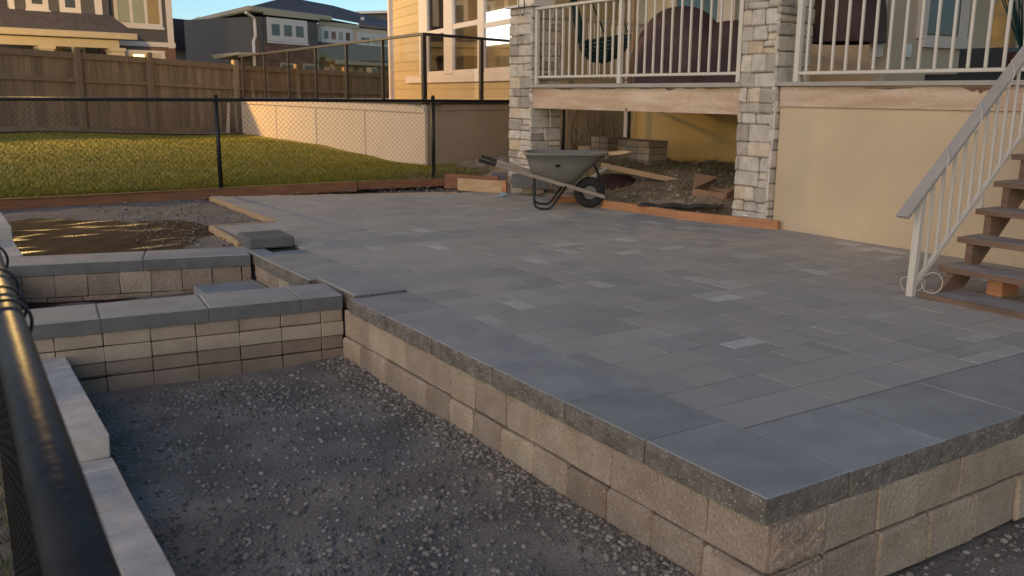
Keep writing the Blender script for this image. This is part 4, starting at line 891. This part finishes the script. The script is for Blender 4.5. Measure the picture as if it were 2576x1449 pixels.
# siding boards
z = .2; ex = .226
while z < 6.6:
    if z+ex < zs-.02: segs = [(.12, SM)]
    else: segs = [(.12, ws-.08)]
    for a, b in segs:
        mb = MB(); V = []
        A_ = NCp+hdv*a; B_ = NCp+hdv*b
        V = [A_+ZA*z+hn*.018, B_+ZA*z+hn*.018, B_+ZA*(z+ex)+hn*.004, A_+ZA*(z+ex)+hn*.004, A_+ZA*z, B_+ZA*z, B_+ZA*(z+ex), A_+ZA*(z+ex)]
        mb.add(V, [(0, 1, 2, 3), (0, 4, 5, 1), (3, 2, 6, 7), (0, 3, 7, 4), (1, 5, 6, 2)], random.random()); fixn(build(mb, 'siding_board', 'siding', nh))
    z += ex
hbox('wall', .0, ws-.1, -.3, 6.7, 'siding', -.15, -.002); hbox('wall', ws-.1, SM, -.3, zs-.02, 'siding', -.15, -.002)
hbox('corner_trim', -.02, .12, -.2, 6.7, 'trim', 0, .035)
mb = MB(); q = NCp+hn*.08+hdv*.03; mb.bar(q-ZA*.1, q+ZA*6.7, .09, .09, up=XA, ch=.01); fixn(build(mb, 'downspout', 'trim', nh))
hbox('side_wall', -.02, .0, -.3, 6.7, 'siding', -7, 0)
hbox('end_wall', SM-.12, SM, -.3, 6.7, 'siding', -9, -.16)
# window unit, mullions read off the sight lines of the photo
win = None
U = [(1062, 1080), (1160, 1186), (1257, 1272)]
s_lt = sv(1062, 100)[0]; 
zi = sv(1080, 186)[1]
w_ = thing  # (window is one part of the house with its own frames and panes)
mb = MB()
sA = [sv(u, 150)[0] for u in (1060, 1081, 1119, 1156, 1190, 1219, 1230, 1290)]
mb.box((sA[0], 0, zs-.02), (sA[1], .06, 6.4), NCp, AXH, ch=.004)          # left jamb
sA2 = [sv(u, 100)[0] for u in (1123, 1144, 1208, 1222, 1330)]
mb.box((sA2[0]-.02, 0, zs-.02), (sA2[1], .06, 6.4), NCp, AXH, ch=.004)
mb.box((sA2[2], 0, zs-.02), (sA2[3]+.03, .06, 6.4), NCp, AXH, ch=.004)
wf = fixn(build(mb, 'window_frame', 'trim', nh))
hbox('window_sill', sv(1027, 200)[0], SM-.02, sv(1030, 209.6)[1], zs-.03, 'trim', .0, .075)
mid = lambda u, v: sv(u, v)[1]
bays = [(sA[1], sA2[0]-.02, mid(1100, 80)), (sA2[1], sA2[2], mid(1180, 60)), (sA2[3]+.03, SM-.03, mid(1250, 59))]
for a, b, zm in bays:
    hbox('meeting_rail', a, b, zm-.055, zm+.045, 'trim', -.0, .045, wf); hbox('bottom_rail', a, b, zs-.03, zs+.06, 'trim', 0, .045, wf)
    hbox('glass_pane', a, b, zs+.06, zm-.055, 'glass', .01, .016, wf, ch=0); hbox('glass_pane', a, b, zm+.045, 6.4, 'glass', .01, .016, wf, ch=0)
# the room behind it
hbox('room_wall', ws-3, SM, .8, 6.7, 'room', -.75, -.65); hbox('room_floor', ws-.1, SM, 1.0, 1.1, 'room', -.65, -.16)
hbox('roof_slab', -.5, SM+.5, 6.7, 6.9, 'shingle', -7, .6)
def ONo(u, v, off): a = NCp-hn*off; return ON(u, v, a, a+hdv)
o_ = .62
p = ONo(1222, 48, o_); q = ONo(1320, 110, o_); s0, s1 = sorted((float(np.dot(p-NCp, hdv)), float(np.dot(q-NCp, hdv))))
hbox('window', s0, s1, ONo(1250, 112, o_)[2], ONo(1250, 26, o_)[2], 'sky_pane', -.645, -.61)  # emissive pane, its glow stands in for bright sky seen through the house
# ================================================================== TALL WOODEN FENCE
tf = thing('wooden_fence', (FA[0], FA[1], .3), 'tall brown board privacy fence across the back of the lawn', 'fence')
fd = np.r_[fdir, 0]; fn_ = np.array([fdir[1], -fdir[0], 0]); F0 = np.r_[FA, 0.]; AXF = (fd, fn_, ZA)
pu = [(112*.6389/.6389, 0)]
def fs(u): return float(np.dot(ON(u, 200, F0, F0+fd)-F0, fd))
def ftop(s):  # height of fence top follows the photo
    return float(np.interp(s, [fs(-400), fs(0), fs(195), fs(375), fs(590), fs(960), fs(1300)], [2.3, 2.18, 2.13, 2.08, 1.98, 1.86, 1.85]))
def fbot(s): return float(np.interp(s, [0, fs(590), fs(960)], [.3, .08, -.05]))
pL = [fs(u) for u in (-230, 0-60, 195, 375, 590, 745, 865, 985, 1110)]
pL = sorted(pL)
s = fs(-230); nbd = 0; restb = MB()
while s < fs(1080):
    w = .14; bz = ftop(s)-.12; mb = MB() if nbd < 300 else restb
    mb.box((s+.002, -.02+rng.normal(0, .002), fbot(s)-.1), (s+w-.002, 0+(nbd % 2)*.012, bz), F0, AXF, tone=random.random())
    if nbd < 300: build(mb, 'board', 'fence_wood', tf)
    nbd += 1; s += w
for i in range(len(pL)-1):
    a, b = pL[i]+.07, pL[i+1]-.07
    for dz, h, pr in ((-.02, .14, .045), (-.62, .08, .04), (-1.75, .14, .04)):
        za = ftop(pL[i]+.1)+dz; zb = ftop(pL[i+1]-.1)+dz
        mb = MB(); A_ = F0+fd*a+fn_*.02; B_ = F0+fd*b+fn_*.02
        mb.add([A_+ZA*(za-h), B_+ZA*(zb-h), B_+ZA*zb, A_+ZA*za, A_+ZA*(za-h)+fn_*pr, B_+ZA*(zb-h)+fn_*pr, B_+ZA*zb+fn_*pr, A_+ZA*za+fn_*pr], [(0, 1, 2, 3), (4, 7, 6, 5), (0, 4, 5, 1), (3, 2, 6, 7), (0, 3, 7, 4), (1, 5, 6, 2)], random.random())
        fixn(build(mb, 'rail', 'fence_wood', tf))
for s in pL: pbox(tf, 'post', F0, AXF, (s-.07, -.02, fbot(s)-.2), (s+.07, .12, ftop(s)+.1), 'fence_wood', ch=.01)
for u0, u1 in ((622, 600), (738, 715)):
    a = F0+fd*fs(u0)+fn_*.2; mb = MB(); mb.bar(a+ZA*1.5, a-fd*.5+fn_*.7+ZA*.1, .05, .09); fixn(build(mb, 'brace', 'fence_wood', tf))
# ================================================================== FAR HOUSES
def wallplane(a, b): 
    a = np.r_[a[:2], 0.]; b = np.r_[b[:2], 0.]; d = unit(b-a); n = np.array([d[1], -d[0], 0]); n = n if np.dot(n, -a) > 0 else -n
    return a, d, n
class Facade:
    def __init__(s, par, a, b): s.a, s.d, s.n = wallplane(a, b); s.p = par; s.L = float(np.linalg.norm(np.array(b[:2])-np.array(a[:2])))
    def sz(s, u, v): p = ON(u, v, s.a, s.a+s.d); return float(np.dot(p-s.a, s.d)), float(p[2])
    def box(s, name, s0, s1, z0, z1, o0, o1, m, ch=0., parent=None): mb = MB(); mb.box((s0, o0, z0), (s1, o1, z1), s.a, (s.d, s.n, ZA), ch=ch, tone=random.random()); return fixn(build(mb, name, m, parent or s.p))
    def px(s, name, u0, v0, u1, v1, o0, o1, m, parent=None):   # part whose corners are read off the photo
        a = s.sz(u0, v0); b = s.sz(u1, v0); c = s.sz((u0+u1)/2, v1); t = s.sz((u0+u1)/2, v0); return s.box(name, min(a[0], b[0]), max(a[0], b[0]), min(c[1], t[1]), max(c[1], t[1]), o0, o1, m, 0, parent)
    def window(s, u0, v0, u1, v1, tr, pane, n=1, o=.0, fw=.1):
        a = s.sz(u0, (v0+v1)/2)[0]; b = s.sz(u1, (v0+v1)/2)[0]; um = (u0+u1)/2; zt = s.sz(um, v0)[1]; zb = s.sz(um, v1)[1]; a, b = min(a, b), max(a, b)
        fr = s.box('window', a, b, zb, zt, o+.0, o+.05, tr); s.box('sill', a-.05, b+.05, zb-.1, zb, o, o+.09, tr, 0, fr)
        w = (b-a-fw*(n+1))/n
        for i in range(n):
            q = a+fw+i*(w+fw); pn = pane[i % len(pane)] if isinstance(pane, (list, tuple)) else pane
            s.box('pane', q, q+w, zb+fw, zt-fw, o+.045, o+.056, pn, 0, fr)
        return fr
def siding_rows(fc, s0, s1, z0, z1, step, m, name='siding_board'):
    z = z0
    while z < z1-.01:
        h = min(step, z1-z); mb = MB(); A_ = fc.a+fc.d*s0; B_ = fc.a+fc.d*s1
        mb.add([A_+ZA*z+fc.n*.02, B_+ZA*z+fc.n*.02, B_+ZA*(z+h)+fc.n*.003, A_+ZA*(z+h)+fc.n*.003], [(0, 1, 2, 3)], random.random()); build(mb, name, m, fc.p); z += h
# --- house one, top left
h1 = thing('house', K(200, 240, 39), 'dark grey two storey house with white trim and cream porch, at the top left', 'house')
c1 = K(440, 150, 42.); c0 = K(-220, 150, 34.7); f1 = Facade(h1, c0, c1); L1 = f1.L
# upright trims of the photo: projecting upper bay on the left, main wall on the right
f1.box('wall', 0, L1, -.5, 7.6, -6, 0, 'charcoal')
siding_rows(f1, f1.sz(255, 60)[0], L1-.2, f1.sz(350, 106)[1], 7.5, .3, 'charcoal')
f1.box('corner_trim', L1-.28, L1, f1.sz(440, 122)[1], 7.6, 0, .06, 'trim')
f1.px('band', 300, 105, 440, 117, 0, .05, 'trim'); f1.px('brick_base', 250, 118, 440, 190, 0, .04, 'far_brick')
zb_ = f1.sz(200, 50)[1]
f1.box('bay_wall', f1.sz(30, 20)[0], f1.sz(262, 20)[0], f1.sz(150, 52)[1], 7.6, 0.01, .5, 'charcoal')
bay = Facade(h1, f1.a+f1.n*.5, f1.a+f1.n*.5+f1.d*5)
siding_rows(bay, bay.sz(32, 20)[0], bay.sz(258, 20)[0], bay.sz(150, 50)[1], 7.5, .3, 'charcoal')
bay.box('corner_trim', bay.sz(22, 20)[0], bay.sz(36, 20)[0], bay.sz(30, 44)[1], 7.6, -.1, .06, 'trim')
bay.box('corner_trim', bay.sz(238, 20)[0], bay.sz(256, 20)[0], bay.sz(250, 68)[1], 7.6, -.1, .06, 'trim')
mb = MB(); 
bay.box('bottom_trim', bay.sz(36, 20)[0], bay.sz(238, 20)[0], bay.sz(140, 54)[1]-.05, bay.sz(140, 54)[1]+.02, 0, .05, 'trim')
bay.window(62, -50, 118, 24, 'trim', 'dark_pane', 1, 0, .22); bay.window(147, -45, 200, 33, 'trim', 'dark_pane', 1, 0, .22)
f1.window(284, -60, 404, 66, 'trim', ['blind', 'blind', 'room'], 3, .0, .14)
# porch roof and beam
zr0 = f1.sz(150, 50)[1]; zr1 = f1.sz(150, 90)[1]
sa, sb = f1.sz(-40, 90)[0], f1.sz(303, 95)[0]
pr = MB(); O = f1.a; D_, N_ = f1.d, f1.n
za = zr1; P = [O+D_*sa+ZA*(za+1.35), O+D_*(sb-.9)+ZA*(za+1.35), O+D_*sb+N_*1.6+ZA*(za+.15), O+D_*sa+N_*1.6+ZA*(za+.15)]
pr.prism(P, (0, 0, -.08)); fixn(build(pr, 'porch_roof', 'shingle', h1))
f1.box('porch_gutter', sa, sb, za-.12, za+.14, 1.6, 1.75, 'trim_cream', ch=.02); f1.box('porch_beam', sa, sb-.7, za-.5, za-.14, 1.3, 1.5, 'trim_cream', ch=.01)
for u in (80, 397*.1786*0+255): 
    sc = f1.sz(u, 110)[0]; mb = MB(); zc = za-.5
    mb.add([O+D_*(sc+dx)+N_*dn+ZA*zz for zz, w in ((zc, .24), (zc-1.6, .5)) for dx, dn in ((-w, 1.4-w), (w, 1.4-w), (w, 1.4+w), (-w, 1.4+w))], [(0, 1, 2, 3), (4, 7, 6, 5)]+[(i, (i+1) % 4, 4+(i+1) % 4, 4+i) for i in range(4)]); fixn(build(mb, 'porch_column', 'trim_cream', h1))
    f1.box('column_cap', sc-.32, sc+.32, zc-.12, zc+.02, 1.08, 1.72, 'trim_cream')
f1.window(118, 113, 172, 170, 'trim_cream', 'room', 1, 0, .1); f1.window(150, 118, 215, 175, 'trim_cream', 'dark_pane', 1, .0, .1)
g_ = f1.px('garage_frame', 290, 126, 412, 200, .045, .1, 'trim'); f1.px('garage_pane', 300, 133, 402, 200, .1, .11, 'housewall', g_); f1.px('lit_pane', 332, 137, 372, 160, .11, .125, 'lit_pane', g_)
rf = MB(); rf.prism([O-D_*1+N_*.6+ZA*7.6, O+D_*(L1+.6)+N_*.6+ZA*7.6, O+D_*(L1-3)-N_*4+ZA*10, O+D_*2-N_*4+ZA*10], (0, 0, .12)); fixn(build(rf, 'roof', 'shingle', h1))
f1.box('gutter', -1, L1+.6, 7.5, 7.65, .55, .7, 'trim')
# --- small middle house
h3 = thing('house', K(480, 200, 60), 'small grey roofed house with a pale wall in the gap between the two dark houses', 'house')
f3 = Facade(h3, K(430, 150, 58), K(545, 150, 62)); f3.px('wall', 425, 130, 530, 230, -3, 0, 'skirt'); f3.window(486, 134, 510, 175, 'trim', 'dark_pane', 1, 0, .15); f3.px('corner_trim', 508, 132, 522, 200, 0, .08, 'trim')
a0 = f3.sz(428, 131); a1 = f3.sz(545, 131); t0 = f3.sz(436, 48); t1 = f3.sz(475, 51); t2 = f3.sz(512, 80); t3 = f3.sz(550, 82)
mb = MB(); mb.prism([f3.a+f3.d*p[0]+ZA*p[1]+f3.n*.3 for p in ((a0[0]-3, a0[1]), a1, t3, t2, t1, (t0[0]-3, t0[1]))], -f3.n*3); fixn(build(mb, 'roof', 'shingle', h3))
# --- house two
h2 = thing('house', K(700, 240, 54), 'wide two storey house of grey siding and brown brick seen behind the glass railing', 'house')
cc = K(652, 150, 52.); cl = K(508, 150, 58.5); cr = K(1010, 150, 63.5)
fl = Facade(h2, cl, cc); fr_ = Facade(h2, cc, cr)
ze = fr_.sz(652, 42)[1]
fl.box('side_wall', 0, fl.L, -.5, ze, -.3, 0, 'charcoal'); siding_rows(fl, 0, fl.L-.05, 0, ze, .35, 'charcoal')
fl.window(568, 56, 575, 80, 'trim', 'blind', 1, 0, .03)
s1a = fr_.sz(800, 100)[0]
fr_.box('wall', 0, s1a, -.5, ze, -6, 0, 'charcoal'); fr_.box('wall', s1a, fr_.L, -.5, ze-.0, -6, -.8, 'skirt')
siding_rows(fr_, 0, s1a, fr_.sz(720, 118)[1]+.2, ze, .35, 'charcoal')
zbk = fr_.sz(720, 112)[1]
z = -.3; row = 0; bk = MB()
while z < zbk:
    s = -.0+(.3 if row % 2 else 0)
    while s < s1a: bk.box((s, 0, z+.01), (min(s+.58, s1a), .05, z+.16), fr_.a, (fr_.d, fr_.n, ZA), tone=random.random()); s += .6
    z += .17; row += 1
build(bk, 'brick_veneer', 'far_brick', h2, kind='stuff')
bk = MB(); z = -.3; row = 0
while z < zbk+.3:
    s = fl.L-1.0+(.2 if row % 2 else 0); bk.box((s, 0, z+.01), (fl.L+.03, .05, z+.16), fl.a, (fl.d, fl.n, ZA), tone=random.random()); z += .17; row += 1
build(bk, 'brick_return', 'far_brick', h2, kind='stuff')
fr_.window(671, 48, 772, 107, 'trim', 'dark_pane', 3, 0, .35)
fr_.px('frieze', 662, 34, 800, 44, .0, .12, 'trim_cream')
ft = Facade(h2, fr_.a-fr_.n*.8, fr_.a-fr_.n*.8+fr_.d*5)
ft.window(806, 68, 886, 112, 'trim', ['dark_pane', 'far_brick', 'blind', 'far_brick'], 4, 0, .3); ft.px('frieze', 800, 58, 900, 68, .0, .1, 'trim_cream')
ft.window(900, 86, 990, 122, 'trim', ['dark_pane', 'blind', 'dark_pane'], 3, 0, .3)
# lower roof and porch
zl = fr_.sz(850, 158)[1]; sl0 = fr_.sz(815, 158)[0]
mb = MB(); mb.prism([fr_.a+fr_.d*sl0+fr_.n*.9+ZA*zl, fr_.a+fr_.d*(fr_.L+3)+fr_.n*.9+ZA*zl, fr_.a+fr_.d*(fr_.L+3)-fr_.n*.8+ZA*(zl+1.2), fr_.a+fr_.d*(sl0-.3)-fr_.n*.8+ZA*(zl+1.2)], (0, 0, .1)); fixn(build(mb, 'lower_roof', 'shingle', h2))
fr_.box('lower_gutter', sl0, fr_.L+3, zl-.12, zl+.1, .9, 1.05, 'trim_cream')
fr_.window(703, 158, 740, 178, 'trim_cream', 'dark_pane', 1, .05, .12); fr_.window(760, 160, 800, 186, 'trim_cream', 'dark_pane', 1, .05, .15)
for u in (826, 870, 895, 925): fr_.box('porch_post', fr_.sz(u, 170)[0]-.12, fr_.sz(u, 170)[0]+.12, -.3, zl-.1, .3, .5, 'trim_cream')
for u in (830, 936):
    lt = K(u, 186, 57); mb = MB(); mb.box((-.3, -.2, -.4), (.3, .2, .4), lt, (fr_.d, fr_.n, ZA)); q_ = build(mb, 'window', 'trim_cream', h2); 
    mb = MB(); mb.box((-.2, .2, -.28), (-.03, .22, .3), lt, (fr_.d, fr_.n, ZA)); mb.box((.03, .2, -.28), (.2, .22, .3), lt, (fr_.d, fr_.n, ZA)); build(mb, 'pane', 'dark_pane', q_)
# roof: hip over the front block, gutters
eL = K(487, 55, 60.5); eC = K(627, 20, 50.8); eM = K(833, 43, 57.5); rp = K(722, -8, 60); rq = K(838, 14, 66); rr = K(1000, 60, 78); eR = K(1010, 78, 66)
mb = MB(); z0 = eC[2]; eL[2] = eM[2] = z0
mb.add([eL, eC, eM, rp, rq, rr, eR], [(0, 1, 3), (1, 2, 4, 3), (2, 6, 5, 4)]); build(mb, 'roof', 'shingle', h2)
def gut(a, b, nm='gutter', h=.24): m_ = MB(); m_.bar(a, b, .16, h, ch=.02); fixn(build(m_, nm, 'trim_cream', h2))
gut(eL, eC); gut(eC, eM); 
e2a = K(800, 48, 59); e2b = K(898, 66, 63); gut(e2a, e2b); e3a = K(885, 70, 64); e3b = K(1010, 82, 68); gut(e3a, e3b)
mb = MB(); zf = eC[2]-.12; mb.prism([np.r_[eL[:2], zf], np.r_[eC[:2], zf], np.r_[eM[:2], zf], np.r_[fr_.a[:2], zf]+fr_.d*8-fr_.n*2, np.r_[cl[:2], zf]], (0, 0, -.05)); build(mb, 'soffit', 'trim_cream', h2)
ds = [K(618, 31, 50.9), K(640, 46, 51.6), K(643, 90, 51.6), K(638, 104, 51.6), K(641, 170, 51.6)]
mb = MB(); mb.tube(ds, .09, 8); build(mb, 'downspout', 'trim', h2)
for u, v, d_ in ((746, 8, 60), (912, 44, 66), (500, 44, 60)): mb = MB(); mb.tube([K(u, v+8, d_), K(u, v, d_)], .15, 8); build(mb, 'roof_vent', 'trim', h2)
mb = MB(); a = K(520, 150, 55); mb.prism([K(580, 140, 53), K(652, 133, 51.5), K(652, 139, 51.5), K(590, 150, 53)], fl.n*1.2); fixn(build(mb, 'side_canopy', 'trim_cream', h2))
h4 = thing('house', K(985, 90, 75), 'slate grey house corner with white roof edge, left of the tan sided house', 'house')
f4 = Facade(h4, K(972, 80, 80), K(1060, 80, 86)); f4.px('wall', 975, 38, 1050, 200, -3, 0, 'charcoal'); f4.px('roof_edge', 969, 33, 1050, 39, -3, .5, 'trim')
# ================================================================== STREET LAMP beyond the fence, left of the picture
sp_ = K(-40, -240, 24.)
lamp = thing('street_lamp', (sp_[0], sp_[1], farz), 'sodium street lamp beyond the wooden fence, just outside the left of the picture', 'street lamp')
foot = np.array([sp_[0]-1.2, sp_[1]+.3, farz])
mb = MB(); mb.tube([foot, foot+ZA*(sp_[2]-farz), np.array([sp_[0]-.9, sp_[1]+.2, sp_[2]+.25]), np.array([sp_[0]-.2, sp_[1], sp_[2]+.12])], [.09, .06, .045, .04], 10); build(mb, 'pole', 'black', lamp)
mb = MB(); mb.box((-.3, -.12, .02), (.3, .12, .14), sp_, ch=.03); hd_ = fixn(build(mb, 'lamp_head', 'black', lamp))
mb = MB(); mb.box((-.2, -.09, -.06), (.2, .09, .018), sp_, ch=.02); build(mb, 'lamp_glass', 'lamp_glass', hd_)
pl = bpy.data.lights.new('street_lamp_light', 'POINT'); pl.energy = 3600; pl.color = (1, .62, .2); pl.shadow_soft_size = .35
po = bpy.data.objects.new('street_lamp_light', pl); COL.objects.link(po); po.location = Vector([float(q) for q in (sp_-ZA*.15)])
